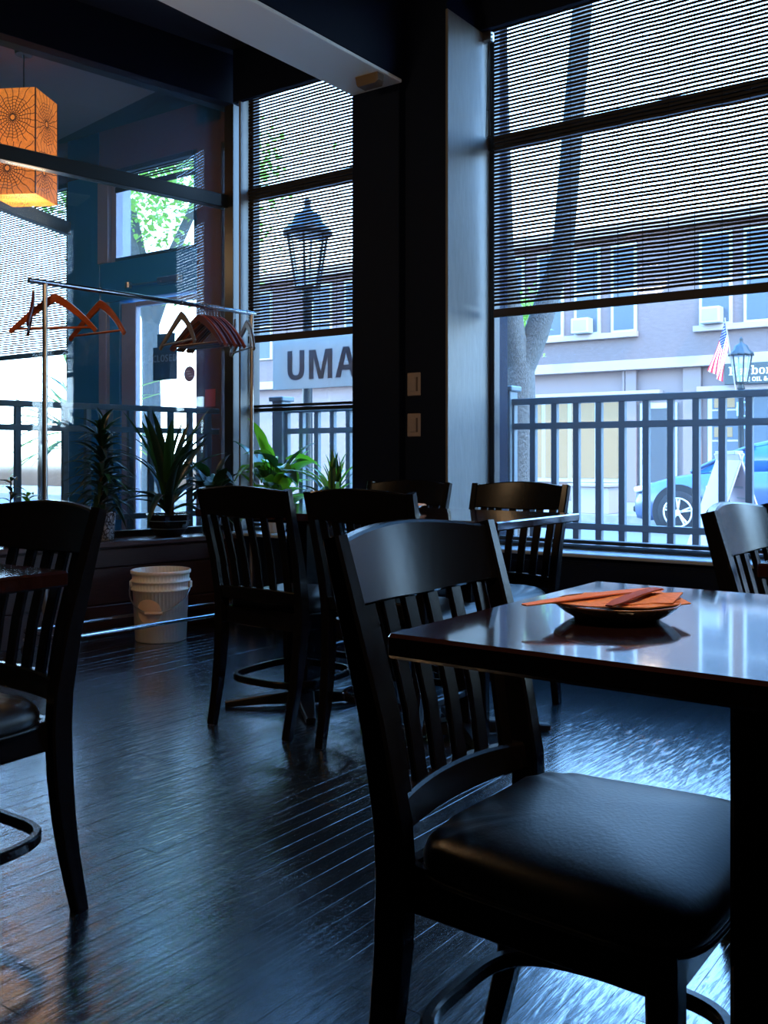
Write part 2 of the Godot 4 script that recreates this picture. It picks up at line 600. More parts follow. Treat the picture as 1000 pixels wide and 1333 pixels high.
# ---------------------------------------------------------------- blinds
func make_blind(label: String, at: Vector3, turn: float, width: float, top: float, bottom: float, cords: int, group := "woven wood blinds") -> Node3D:
	# origin at the left top corner on the floor line; slats run along local +x
	var c := thing("woven_blind", label, "blind", at, turn, group)
	var variants := []
	var nz := FastNoiseLite.new()
	nz.seed = 5
	nz.frequency = 1.6
	for k in 5:
		var b := MB.new()
		var pts := []
		var n := int(maxf(4.0, width * 14.0))
		for i in n + 1:
			var x := width * i / n
			pts.append(Vector3(x, nz.get_noise_2d(x * 3.0, k * 17.0) * 0.0035, nz.get_noise_2d(x * 2.0, 40.0 + k * 9.0) * 0.003))
		b.sweep(pts, [0.0122], [0.003], Vector3(0, 1, 0.25), 0.0006)
		variants.append(b.mesh())
	var y := top - 0.03
	var i := 0
	while y > bottom + 0.05:
		var o := obj("slat", variants[rng.randi() % 5], M["slat%d" % (rng.randi() % 3)], c, Vector3(0, y + rng.randf_range(-0.0008, 0.0008), 0))
		o.rotation.x = rng.randf_range(-0.12, 0.12)
		y -= 0.0187
		i += 1
	obj("headrail", mb_box(Vector3(0, top - 0.035, -0.02), Vector3(width, top, 0.02), 0.003), M.blind_bar, c)
	obj("bottom_bar", mb_box(Vector3(-0.003, bottom, -0.008), Vector3(width + 0.003, bottom + 0.042, 0.008), 0.003), M.blind_bar, c)
	for k in cords:
		var x := width * (k + 0.5) / cords
		var b := MB.new()
		b.bar(Vector3(x, bottom + 0.02, 0.004), Vector3(x, top - 0.01, 0.004), 0.0022, 0.0022, 0.0005)
		obj("cord", b, M.cord, c)
	return c

# ---------------------------------------------------------------- plants
func leaf_mesh(length: float, width: float, rise: float, droop: float, fold: float, n := 9, tip := 0.5, belly := 0.45) -> ArrayMesh:
	# base at the origin, reaching along +z; rise lifts at first, droop bends down
	var b := MB.new()
	var prev := []
	for i in n + 1:
		var t := float(i) / n
		var z := length * t * (1.0 - 0.18 * droop * t)
		var y := length * (rise * t - droop * t * t)
		var w := width * 0.5 * pow(sin(PI * clampf(pow(t, belly + 0.25) * 0.97 + 0.03, 0, 1)), tip)
		if i == n: w = 0.0005
		if i == 0: w = width * 0.16
		var cur := [Vector3(-w, y + w * fold, z), Vector3(0, y, z), Vector3(w, y + w * fold, z)]
		if i > 0:
			b.quad(prev[0], cur[0], cur[1], prev[1], 1)
			b.quad(prev[1], cur[1], cur[2], prev[2], 1)
		prev = cur
	return b.mesh()

func add_leaf(parent: Node3D, m: Mesh, material: Material, at: Vector3, yaw: float, pitch: float, s := 1.0, roll := 0.0) -> void:
	var o := obj("leaf", m, material, parent, at)
	o.basis = Basis(Vector3.UP, yaw) * Basis(Vector3.RIGHT, -pitch) * Basis(Vector3.BACK, roll) * Basis.from_scale(Vector3(s, s, s))

func pot(parent: Node3D, prof: Array, material: Material, soil_r: float, soil_y: float) -> MeshInstance3D:
	var b := MB.new()
	b.lathe(prof, 28)
	var o := obj("pot", b, material, parent)
	var s := MB.new()
	s.lathe([Vector2(soil_r, soil_y - 0.01), Vector2(soil_r, soil_y), Vector2(0.001, soil_y + 0.004)], 20)
	obj("soil", s, M.soil, parent)
	return o

# ---------------------------------------------------------------- main
func _ready() -> void:
	rng.seed = 7
	# camera
	var cam := Camera3D.new()
	cam.name = "camera"
	cam.projection = Camera3D.PROJECTION_FRUSTUM
	cam.near = 0.05
	cam.far = 300.0
	cam.keep_aspect = Camera3D.KEEP_HEIGHT
	cam.size = 0.05 * 1333.0 / 1280.0
	cam.frustum_offset = Vector2(0, -0.05 * 71.0 / 1280.0)
	cam.position = Vector3(0, 0.95, 0)
	cam.rotation.y = deg_to_rad(35.71)
	add_child(cam)
	cam.current = true
	# sky, sun, exposure
	var we := WorldEnvironment.new()
	we.name = "world"
	var env := Environment.new()
	env.background_mode = Environment.BG_SKY
	var sky := Sky.new()
	var sm := ProceduralSkyMaterial.new()
	sm.sky_top_color = Color(0.34, 0.61, 0.90)
	sm.sky_horizon_color = Color(0.79, 0.93, 1.0)
	sm.sky_curve = 0.2
	sm.ground_bottom_color = Color(0.35, 0.36, 0.38)
	sm.ground_horizon_color = Color(0.6, 0.63, 0.66)
	sm.sky_energy_multiplier = 2.6
	sky.sky_material = sm
	env.sky = sky
	env.tonemap_mode = Environment.TONE_MAPPER_LINEAR
	env.tonemap_exposure = 2.5
	env.sdfgi_enabled = true
	env.ssao_enabled = true
	env.ssil_enabled = true
	we.environment = env
	add_child(we)
	var sun := DirectionalLight3D.new()
	sun.name = "sun"
	sun.light_energy = 0.65
	sun.light_color = Color(1.0, 0.90, 0.76)
	sun.light_angular_distance = 0.6
	sun.shadow_enabled = true
	sun.rotation = Vector3(deg_to_rad(-54), deg_to_rad(68), 0)
	add_child(sun)

	make_materials()
	build_shell()
	build_vestibule()
	build_furniture()
	build_table_things()
	build_rack()
	build_plants()
	build_small()
	build_street()

# ---------------------------------------------------------------- room shell
func part_line(v: float, off := 0.0) -> Vector2:
	# the splayed glazed side wall: front face of its ledge; off > 0 is further out of the room
	var p := Vector2(-4.186, 3.704)
	var d := Vector2(0.171, 0.985)
	var n := Vector2(-0.985, 0.171)
	var q := p + n * off
	return Vector2(q.x + d.x / d.y * (v - q.y), v)

func seg_box(v0: float, v1: float, off0: float, off1: float, y0: float, y1: float, ch := 0.002) -> MB:
	# a box that follows the splayed wall
	var a := part_line(v0, (off0 + off1) / 2)
	var b := part_line(v1, (off0 + off1) / 2)
	var m := MB.new()
	m.bar(W(a.x, (y0 + y1) / 2, a.y), W(b.x, (y0 + y1) / 2, b.y), absf(off1 - off0), y1 - y0, ch)
	return m

func build_shell() -> void:
	# floor: subfloor slab and strip boards running towards the street
	var fl := struct("floor")
	obj("subfloor", rbox(-8.2, 3.6, -0.1, -0.018, -3.1, 4.95, 0.0), M.subfloor, fl)
	var lens := [1.1, 1.6, 2.2, 2.9]
	var pm := []
	for l in lens: pm.append(mb_box(Vector3(-0.0281, -0.018, -l / 2), Vector3(0.0281, 0.0, l / 2), 0.0004).mesh())
	var pitch := 0.0568
	var u := -4.52
	while u < 0.35:
		var v := 4.3
		while v > 0.0:
			var k := rng.randi() % 4
			var l: float = lens[k]
			var near_cut := v - l
			var uu := u
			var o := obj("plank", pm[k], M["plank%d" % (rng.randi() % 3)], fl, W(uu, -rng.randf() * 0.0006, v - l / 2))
			o.rotation = Vector3(rng.randf_range(-0.0003, 0.0003), rng.randf_range(-0.0002, 0.0002), rng.randf_range(-0.006, 0.006))
			v = near_cut - 0.0012
		u += pitch
	var rest := MB.new()
	for r in [[-8.0, -4.55, -3.0, 4.8], [0.38, 3.5, -3.0, 4.4], [-4.55, 0.38, -3.0, -2.9]]:
		var uu: float = r[0]
		while uu < r[1] - 0.03:
			var w: float = minf(pitch, r[1] - uu)
			rest.box(W(uu + w / 2, -0.009, (r[2] + r[3]) / 2), Vector3(w - 0.0012, 0.018, r[3] - r[2]), 0.0016)
			uu += pitch
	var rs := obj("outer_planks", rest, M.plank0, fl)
	rs.set_meta("kind", "stuff")
	# ceiling
	struct("ceiling", rbox(-8.2, 3.7, 3.42, 3.62, -3.2, 5.0), M.ceiling)
	struct("wall_back", rbox(-8.2, 3.7, 0, 3.42, -3.2, -3.0), M.navy)
	struct("wall_right", rbox(3.5, 3.7, 0, 3.42, -3.0, 4.6), M.navy)
	# street front wall
	var wf := struct("wall_front")
	obj("header", rbox(-4.22, 3.5, 3.10, 3.42, 4.30, 4.335), M.navy, wf)
	obj("lintel", rbox(-4.22, 3.5, 3.385, 3.62, 4.335, 4.62), M.navy, wf)
	obj("knee_wall", rbox(-4.2, 3.5, -0.1, 0.49, 4.22, 4.62), M.navy, wf)
	obj("wall_panel", rbox(0.95, 3.5, 0.49, 3.385, 4.30, 4.62), M.navy, wf)
	for e in [[0.03, 0.10], [0.12, 0.46]]:
		obj("trim_board", rbox(-2.5, 3.5, e[0], e[1], 4.205, 4.22, 0.004), M.navy, wf)
	# pillar between the windows
	var wp := struct("wall_pillar")
	obj("pillar_body", rbox(-3.0, -2.512, 0, 3.42, 4.012, 4.62, 0.004), M.navy, wp)
	obj("pilaster", rbox(-3.045, -2.755, 0, 3.42, 3.957, 4.60, 0.004), M.navy, wp)
	obj("reveal_panel", rbox(-2.512, -2.498, 0, 3.10, 3.998, 4.40, 0.003), M.grey_paint, wp)
	# ceiling beam with a pale underside
	var bm := struct("trim_1")
	obj("beam", rbox(-3.04, -2.735, 2.80, 3.42, -3.0, 3.957, 0.004), M.navy, bm)
	obj("soffit_board", rbox(-3.04, -2.735, 2.783, 2.80, -3.0, 3.955, 0.003), M.soffit, bm)
	# windows in the front
	front_window("window_1", -2.498, 0.95, [-0.62], false)
	front_window("window_2", -4.17, -3.0, [], true)
	# splayed glazed side wall: knee wall, ledge, posts, transom, panes
	var wl := struct("wall_left")
	obj("knee_wall", seg_box(-3.0, 4.30, 0.02, 0.30, 0.0, 0.47), M.panel_wood, wl)
	obj("ledge_board", seg_box(-3.0, 4.32, -0.012, 0.29, 0.47, 0.50, 0.006), M.ledge, wl)
	obj("apron_board", seg_box(-3.0, 4.20, 0.003, 0.02, 0.365, 0.462, 0.004), M.panel_wood, wl)
	obj("wall_panel", seg_box(-3.0, 4.20, 0.009, 0.02, 0.17, 0.36, 0.003), M.panel_wood, wl)
	obj("header", seg_box(-3.0, 4.45, 0.20, 0.36, 3.12, 3.42), M.navy, wl)
	struct("baseboard_left", seg_box(-3.0, 4.20, 0.0, 0.02, 0.0, 0.165, 0.004), M.panel_wood)
	var w3 := struct("window_3")
	for vv in [2.45, 0.6, -1.3]:
		var a := part_line(vv, 0.28)
		obj("post", rbox(a.x - 0.035, a.x + 0.035, 0.49, 3.12, vv - 0.04, vv + 0.04), M.frame, w3)
	var a0 := part_line(4.42, 0.24)
	obj("post", rbox(a0.x - 0.045, a0.x + 0.03, 0.49, 3.42, 4.36, 4.52), M.frame, w3)
	obj("transom_rail", seg_box(-3.0, 4.42, 0.245, 0.315, 2.49, 2.57, 0.004), M.frame, w3)
	obj("bottom_rail", seg_box(-3.0, 4.42, 0.25, 0.31, 0.50, 0.535, 0.003), M.frame, w3)
	var cuts := [4.42, 2.45, 0.6, -1.3, -3.0]
	for i in 4:
		for h in [[0.535, 2.49], [2.57, 3.12]]:
			obj("pane", seg_box(cuts[i + 1], cuts[i], 0.277, 0.283, h[0], h[1], 0.0), M.glass_haze, w3)

func front_window(called: String, u0: float, u1: float, mullions: Array, low_bar: bool) -> void:
	var w := struct(called)
	var f0 := 4.395
	var f1 := 4.455
	obj("sill", rbox(u0, u1, 0.49, 0.508, 4.19, 4.46, 0.004), M.sill, w)
	obj("bottom_rail", rbox(u0, u1, 0.512, 0.528, f0 - 0.03, f1, 0.003), M.frame, w)
	obj("bottom_rail", rbox(u0, u1, 0.534, 0.552, f0, f1, 0.003), M.frame, w)
	obj("top_rail", rbox(u0, u1, 3.335, 3.385, f0, f1, 0.003), M.frame, w)
	obj("transom_rail", rbox(u0, u1, 2.515, 2.585, f0 - 0.01, f1, 0.004), M.frame, w)
	for s in [[u0, u0 + 0.03], [u1 - 0.03, u1]]:
		obj("stile", rbox(s[0], s[1], 0.508, 3.34, f0, f1, 0.003), M.frame, w)
	for m in mullions:
		obj("mullion", rbox(m - 0.03, m + 0.03, 0.508, 3.34, f0, f1, 0.003), M.frame, w)
	if low_bar:
		obj("low_rail", rbox(u0, u1, 1.226, 1.247, f0 - 0.01, f1, 0.003), M.frame, w)
		obj("low_rail", rbox(u0, u1, 1.254, 1.268, f0, f1, 0.003), M.frame, w)
		# pale jamb board in the corner
		obj("jamb_board", rbox(-4.18, -4.165, 0.508, 3.38, 4.31, 4.43, 0.002), M.grey_paint, w)
	for h in [[0.552, 2.515], [2.585, 3.335]]:
		obj("pane", rbox(u0 + 0.02, u1 - 0.02, h[0], h[1], 4.424, 4.430, 0.0), M.glass, w)

# ---------------------------------------------------------------- entrance vestibule behind the side glass
func build_vestibule() -> void:
	var v0 := 4.80
	var v1 := 4.95
	var we := struct("wall_entrance")
	obj("pilaster", rbox(-6.50, -6.11, 0, 3.42, v0, v1, 0.004), M.haze_blue_wall, we)
	obj("pilaster", rbox(-5.06, -4.82, 0, 3.42, v0, v1, 0.004), M.red_wall, we)
	obj("header", rbox(-8.1, -4.74, 3.10, 3.42, v0, v1, 0.004), M.red_wall, we)
	obj("lintel", rbox(-6.11, -5.06, 2.12, 2.415, v0, v1, 0.004), M.haze_blue_wall, we)
	var sw := MB.new()
	sw.bar(W(-4.235, 1.71, 4.50), W(-4.735, 1.71, 4.92), 0.05, 3.42, 0.004)
	obj("side_wall", sw, M.red_wall, we)
	obj("knee_wall", rbox(-8.1, -6.5, 0, 0.5, v0, v1, 0.004), M.haze_blue_wall, we)
	struct("wall_far_left", rbox(-8.3, -8.1, 0, 3.42, -3.0, v1), M.navy)
	struct("ceiling_vestibule", seg_box(0.5, 4.6, 0.34, 3.6, 3.385, 3.42), M.vestibule_ceiling)
	# narrow side light with its own strip of blind
	var w5 := struct("window_5")
	obj("frame", rbox(-4.82, -4.72, 0.5, 0.55, v0, v1), M.frame, w5)
	obj("pane", rbox(-4.82, -4.72, 0.55, 3.1, v0 + 0.07, v0 + 0.076, 0.0), M.glass, w5)
	make_blind("thin strip of woven blind beside the glass entrance door", W(-4.818, 0, v0 + 0.03), 0.0, 0.096, 3.1, 1.68, 1)
	# left window of the vestibule with blind
	var w6 := struct("window_6")
	obj("stile", rbox(-6.56, -6.50, 0.5, 3.1, v0 + 0.03, v1), M.frame, w6)
	obj("pane", rbox(-8.1, -6.5, 0.5, 3.1, v0 + 0.07, v0 + 0.076, 0.0), M.glass, w6)
	make_blind("woven blind over the window behind the orange lantern", W(-8.0, 0, v0 + 0.02), 0.0, 1.48, 3.1, 1.76, 9)
	# splayed inner screen: a pale transom bar and a post
	var w7 := struct("window_7")
	var b := MB.new()
	b.bar(W(-6.47, 2.73, 4.78), W(-5.90, 2.73, 3.24), 0.06, 0.10, 0.004)
	obj("transom_rail", b, M.grey_paint, w7)
	obj("post", rbox(-5.93, -5.87, 0.0, 3.42, 3.20, 3.26), M.frame, w7)
	# transom window over the door
	var w4 := struct("window_4")
	obj("stile", rbox(-6.11, -5.99, 2.415, 3.10, v0 - 0.02, v1), M.frame_lav, w4)
	obj("stile", rbox(-5.985, -5.93, 2.415, 3.10, v0 + 0.01, v1), M.frame_lav, w4)
	obj("bottom_rail", rbox(-5.93, -5.06, 2.415, 2.44, v0, v1), M.frame, w4)
	obj("stile", rbox(-5.09, -5.06, 2.44, 3.10, v0, v1), M.frame, w4)
	obj("pane", rbox(-5.93, -5.09, 2.44, 3.10, v0 + 0.07, v0 + 0.076, 0.0), M.glass, w4)
	make_blind("short raised woven blind in the transom over the entrance door", W(-5.93, 0, v0 + 0.01), 0.0, 0.84, 3.10, 2.93, 5)
	# entrance door: glazed leaf
	var d := struct("door_1")
	obj("frame", rbox(-6.11, -6.02, 0, 2.12, v0 - 0.01, v1, 0.004), M.frame_lav, d)
	obj("frame", rbox(-6.02, -5.90, 0, 2.12, v0 + 0.02, v1, 0.004), M.haze_blue_wall, d)
	obj("stile", rbox(-5.895, -5.735, 0, 2.10, v0 + 0.03, v0 + 0.08, 0.004), M.frame_lav, d)
	obj("stile", rbox(-5.10, -5.06, 0, 2.10, v0 + 0.03, v0 + 0.08, 0.004), M.frame_lav, d)
	obj("top_rail", rbox(-5.735, -5.10, 2.065, 2.10, v0 + 0.03, v0 + 0.08, 0.004), M.frame_lav, d)
	obj("bottom_rail", rbox(-5.735, -5.10, 0.0, 0.22, v0 + 0.03, v0 + 0.08, 0.004), M.frame_lav, d)
	obj("pane", rbox(-5.735, -5.10, 0.22, 2.065, v0 + 0.052, v0 + 0.058, 0.0), M.glass, d)
	var cl := MB.new()
	cl.box(W(-5.30, 2.21, v0 - 0.03), Vector3(0.22, 0.05, 0.05), 0.006)
	cl.bar(W(-5.36, 2.20, v0 - 0.05), W(-5.72, 2.21, v0 - 0.05), 0.02, 0.012)
	cl.lathe([Vector2(0.025, -0.02), Vector2(0.025, 0.02)], 12, W(-5.72, 2.21, v0 - 0.05))
	obj("door_closer", cl, M.brushed, d)
	# closed sign on the door glass
	var cs := thing("hanging_sign", "blue board reading CLOSED on the glass entrance door", "sign", W(-5.426, 1.50, v0 + 0.04))
	obj("board", mb_box(Vector3(-0.126, 0.01, -0.004), Vector3(0.126, 0.25, 0.004), 0.002), M.closed_board, cs)
	obj("upper_board", mb_box(Vector3(-0.085, 0.245, -0.007), Vector3(0.10, 0.345, 0.0), 0.002), M.closed_board, cs)
	text_part("lettering", "CLOSED", 0.05, Vector3(0, 0.165, 0.0045), M.closed_text, cs)
	var st := MB.new()
	st.lathe([Vector2(0.055, 0), Vector2(0.055, 0.002)], 24, Vector3.ZERO, Basis(Vector3.RIGHT, PI / 2))
	var so := obj("round_sticker", st, M.sticker, null, W(-5.182, 1.542, v0 + 0.05))
	tag(so, "small round mauve sticker on the door glass beside the sign", "sticker")
	var sd := MB.new()
	for k in 3: sd.box(Vector3(-0.012 + 0.014 * k, 0.018 - 0.018 * k, 0.004), Vector3(0.04, 0.008, 0.002), 0.0004)
	obj("print", sd, M.sticker_pale, so)
	var rs := obj("paper_notice", rbox(-0.05, 0.05, -0.06, 0.06, -0.002, 0.0, 0.0005), M.sticker_red, null, W(-4.92, 1.36, v0 - 0.003))
	tag(rs, "small red notice on the wall right of the entrance door", "notice")
	obj("print", rbox(-0.03, 0.03, -0.03, 0.03, 0.0, 0.001, 0.0002), M.hanger_dark, rs)
	# railing along the side glass
	var a := part_line(2.3, 0.75)
	var e := part_line(4.72, 0.75)
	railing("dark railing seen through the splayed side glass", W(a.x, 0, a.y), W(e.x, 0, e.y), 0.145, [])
	lantern("orange paper box lantern with spider web lines in the vestibule", W(-5.19, 2.49, 3.523), deg_to_rad(29.1), 0.62, 3.385, 0.14)

func text_part(called: String, what: String, size: float, at: Vector3, material: Material, parent: Node3D, turn := 0.0, serif := false) -> MeshInstance3D:
	var t := TextMesh.new()
	t.text = what
	var f := SystemFont.new()
	f.font_names = PackedStringArray(["Droid Serif" if serif else "Droid Sans"])
	f.font_weight = 700
	t.font = f
	t.font_size = 64
	t.pixel_size = size / 46.0
	t.depth = 0.002
	var o := obj(called, t, material, parent, at)
	o.rotation.y = turn
	return o

func lantern(label: String, at: Vector3, turn: float, tall: float, ceiling_y: float, power: float, wide := 0.285) -> void:
	var c := thing("box_lantern", label, "lantern", at, turn, "orange box lanterns")
	var im := Image.create(256, 512, false, Image.FORMAT_RGB8)
	var base := Color(0.95, 0.63, 0.27)
	im.fill(base)
	var r := RandomNumberGenerator.new()
	r.seed = 3
	# paper fibre mottling
	var nz := FastNoiseLite.new()
	nz.seed = 9
	nz.frequency = 0.03
	nz.fractal_octaves = 4
	for y in 512:
		for x in 256:
			var k := 1.0 + 0.10 * nz.get_noise_2d(x, y)
			var p := Vector2(x, y)
			var col := Color(base.r * k, base.g * k, base.b * k)
			for cc in [Vector2(130, 140), Vector2(100, 385)]:
				if (cc.y < 256) != (y < 258): continue
				var d: Vector2 = p - cc
				var rad: float = d.length()
				var ang: float = d.angle() + 0.02 * sin(rad * 0.1)
				var ray := absf(fposmod(ang, TAU / 22.0) - TAU / 44.0) * rad
				var ringd := absf(fposmod(rad + 3.0 * cos(ang * 11.0) - 16.0, 15.0) - 7.5)
				if rad > 15.0 and (ray < 1.7 or (ringd < 1.3 and rad < 110.0)): col = Color(0.20, 0.09, 0.04)
				if absf(rad - 15.0) < 2.6: col = Color(0.14, 0.07, 0.04)
			im.set_pixel(x, y, col)
	var tex := ImageTexture.create_from_image(im)
	var pm := mat(Color(1, 1, 1), 0.7)
	pm.albedo_texture = tex
	pm.emission_enabled = true
	pm.emission_texture = tex
	pm.emission_operator = BaseMaterial3D.EMISSION_OP_MULTIPLY
	pm.emission = Color(1, 0.9, 0.75)
	pm.emission_energy_multiplier = 0.36
	pm.backlight_enabled = true
	pm.backlight = Color(0.5, 0.3, 0.1)
	var h := wide / 2
	for k in 4:
		var q := QuadMesh.new()
		q.size = Vector2(wide, tall)
		var o := obj("paper_panel", q, pm, c, Basis(Vector3.UP, k * PI / 2) * Vector3(0, tall / 2, h))
		o.rotation.y = k * PI / 2
	var bq := QuadMesh.new()
	bq.size = Vector2(wide, wide)
	var bo := obj("bottom_panel", bq, pm, c, Vector3(0, 0.001, 0))
	bo.rotation.x = PI / 2
	var fr := MB.new()
	for sx in [-1, 1]:
		for sz in [-1, 1]:
			fr.box(Vector3(sx * h, tall / 2, sz * h), Vector3(0.007, tall, 0.007), 0.001)
	obj("wire_frame", fr, M.hanger_dark, c)
	var cord := MB.new()
	cord.bar(Vector3(0, tall - 0.02, 0), Vector3(0, ceiling_y - at.y, 0), 0.007, 0.007, 0.001)
	obj("cord", cord, M.black, c)
	var rose := MB.new()
	rose.lathe([Vector2(0.05, ceiling_y - at.y - 0.025), Vector2(0.055, ceiling_y - at.y)], 16)
	obj("ceiling_rose", rose, M.black, c)
	var bulb := MB.new()
	bulb.lathe([Vector2(0.0, tall * 0.5 - 0.05), Vector2(0.022, tall * 0.5 - 0.035), Vector2(0.03, tall * 0.5), Vector2(0.016, tall * 0.5 + 0.04), Vector2(0.013, tall * 0.5 + 0.07)], 14)
	var bm := mat(Color(1, 0.9, 0.7), 0.4)
	bm.emission_enabled = true
	bm.emission = Color(1.0, 0.75, 0.42)
	bm.emission_energy_multiplier = 4.0
	obj("bulb", bulb, bm, c)
	var l := OmniLight3D.new()
	l.name = "lantern_light"
	l.light_color = Color(1.0, 0.84, 0.64)
	l.light_energy = power
	l.omni_range = 12.0
	l.omni_attenuation = 2.0
	l.light_size = wide * 0.5
	l.shadow_enabled = true
	c.add_child(l)
	l.position = Vector3(0, -0.12, 0)

# ---------------------------------------------------------------- furniture
func build_furniture() -> void:
	make_table("dark glossy table with the plate of orange napkins", -0.635, 0.075, 0.887, 1.457, [0.0])
	make_table("long dark table with four chairs beside the pillar", -2.75, -1.45, 2.60, 3.19, [-0.36, 0.36])
	make_table("dark table in front of the lone chair under the wide window", -0.50, 0.20, 1.87, 2.44, [0.0])
	make_table("dark table corner in front of the chair with shining cushion folds", -2.40, -1.43, 0.49, 1.06, [0.0])
	var src := make_chair("dark slat-back chair tucked under the table with orange napkins", W(-0.565, 0, 1.247), -PI / 2)
	var g := "dark slat-back dining chairs"
	dup(src, W(-2.365, 0, 2.725), 0.0, "slat-back chair at the long table, nearest the white bucket", g)
	dup(src, W(-1.865, 0, 2.72), 0.0, "slat-back chair at the long table, next to the one nearest the bucket", g)
	dup(src, W(-1.850, 0, 3.235), PI, "slat-back chair at the long table, its back to the wide window", g)
	dup(src, W(-2.400, 0, 3.255), PI, "slat-back chair at the long table, its back to the pillar with switches", g)
	dup(src, W(-0.345, 0, 2.155), -PI / 2, "slat-back chair in front of the window with the parked car", g)
	dup(src, W(-1.900, 0, 1.065), PI, "slat-back chair tucked under the table away from the windows, shining cushion folds", g)

func build_table_things() -> void:
	# plate with folded napkin and two paper sleeves
	var pc := Vector2(-0.468, 1.135)
	plate(W(pc.x, 0.755, pc.y), "small dark plate under orange napkins on the glossy table")
	napkin(W(pc.x, 0.7755, pc.y), "folded orange napkin spread over the small plate", 0.95, 1.12)
	sleeve(W(-0.539, 0.777, 1.031), W(-0.438, 0.786, 1.198), 0.021, M.sleeve, "long orange chopstick sleeve lying across the napkin")
	sleeve(W(-0.447, 0.7805, 1.062), W(-0.437, 0.7875, 1.19), 0.016, M.sleeve_dark, "darker red-brown paper sleeve crossing the orange one")
	# plate on the long table
	plate(W(-2.06, 0.755, 2.98), "small plate with napkin on the long table")
	napkin(W(-2.06, 0.7755, 2.98), "pale orange napkin on the plate of the long table", 0.4, 1.0)
	var pp := obj("folded_paper", rbox(-0.07, 0.07, 0, 0.006, -0.04, 0.04, 0.002), M.paper, null, W(-2.02, 0.755, 2.68))
	tag(pp, "folded white paper on the long table behind a chair", "paper")

func plate(at: Vector3, label: String) -> void:
	var b := MB.new()
	b.lathe([Vector2(0.001, 0.0), Vector2(0.050, 0.0), Vector2(0.052, 0.002), Vector2(0.064, 0.009), Vector2(0.0745, 0.0175), Vector2(0.0755, 0.0195), Vector2(0.073, 0.0195), Vector2(0.055, 0.0125), Vector2(0.04, 0.0075), Vector2(0.001, 0.007)], 48)
	var o := obj("plate", b, M.plate, null, at)
	tag(o, label, "plate")
	var r := MB.new()
	var pts := []
	for k in 40: pts.append(Vector3(cos(TAU * k / 40) * 0.0745, 0.0195, sin(TAU * k / 40) * 0.0745))
	r.tube(pts, 0.0012, 6, -1.0, true)
	obj("rim", r, M.plate_rim, o)

func napkin(at: Vector3, label: String, turn: float, s: float) -> void:
	# three folded layers fanned out, corners lifting a little
	var c := thing("napkin", label, "napkin", at, turn)
	var polys := [
		[Vector2(-0.085, -0.01), Vector2(-0.03, -0.055), Vector2(0.05, -0.058), Vector2(0.088, -0.02), Vector2(0.07, 0.035), Vector2(0.0, 0.058), Vector2(-0.055, 0.035)],
		[Vector2(-0.06, 0.0), Vector2(-0.01, -0.05), Vector2(0.082, -0.04), Vector2(0.06, 0.03), Vector2(-0.01, 0.045)],
		[Vector2(-0.035, 0.012), Vector2(0.03, -0.03), Vector2(0.085, 0.0), Vector2(0.04, 0.045)]]
	for k in 3:
		var b := MB.new()
		var y: float = 0.0016 * k
		var mid := Vector3(0, y + 0.003, 0)
		var n: int = polys[k].size()
		for i in n:
			var p: Vector2 = polys[k][i] * s
			var q: Vector2 = polys[k][(i + 1) % n] * s
			var lp := 0.002 * sin(p.x * 60.0 + k) 
			var lq := 0.002 * sin(q.x * 60.0 + k)
			var a := Vector3(p.x, y + lp, p.y)
			var d := Vector3(q.x, y + lq, q.y)
			var up := Vector3(0, 0.0014, 0)
			b.tri_out(a + up, d + up, mid + up, mid - Vector3(0, 0.05, 0), 1)
			b.tri_out(a, d, mid, mid + Vector3(0, 0.05, 0), 2)
			b.quad_out(a, d, d + up, a + up, mid, -1)
		obj("fold", b, M.napkin, c)

func sleeve(a: Vector3, b: Vector3, w: float, material: Material, label: String) -> void:
	var m := MB.new()
	var mid := (a + b) / 2
	var pts := []
	for i in 7:
		var t := i / 6.0
		pts.append(a.lerp(b, t) - mid + Vector3(0, 0.002 * sin(t * PI), 0))
	m.sweep(pts, [w * 0.55, w, w, w, w, w, w * 0.9], [0.0018], (b - a).cross(Vector3.UP).normalized(), 0.0004)
	var o := obj("chopstick_sleeve", m, material, null, mid)
	tag(o, label, "chopstick sleeve")

# ---------------------------------------------------------------- garment rack
func rail_at(t: float) -> Vector3:
	return W(lerpf(-3.96, -3.856, t), 1.765, lerpf(2.80, 4.08, t))

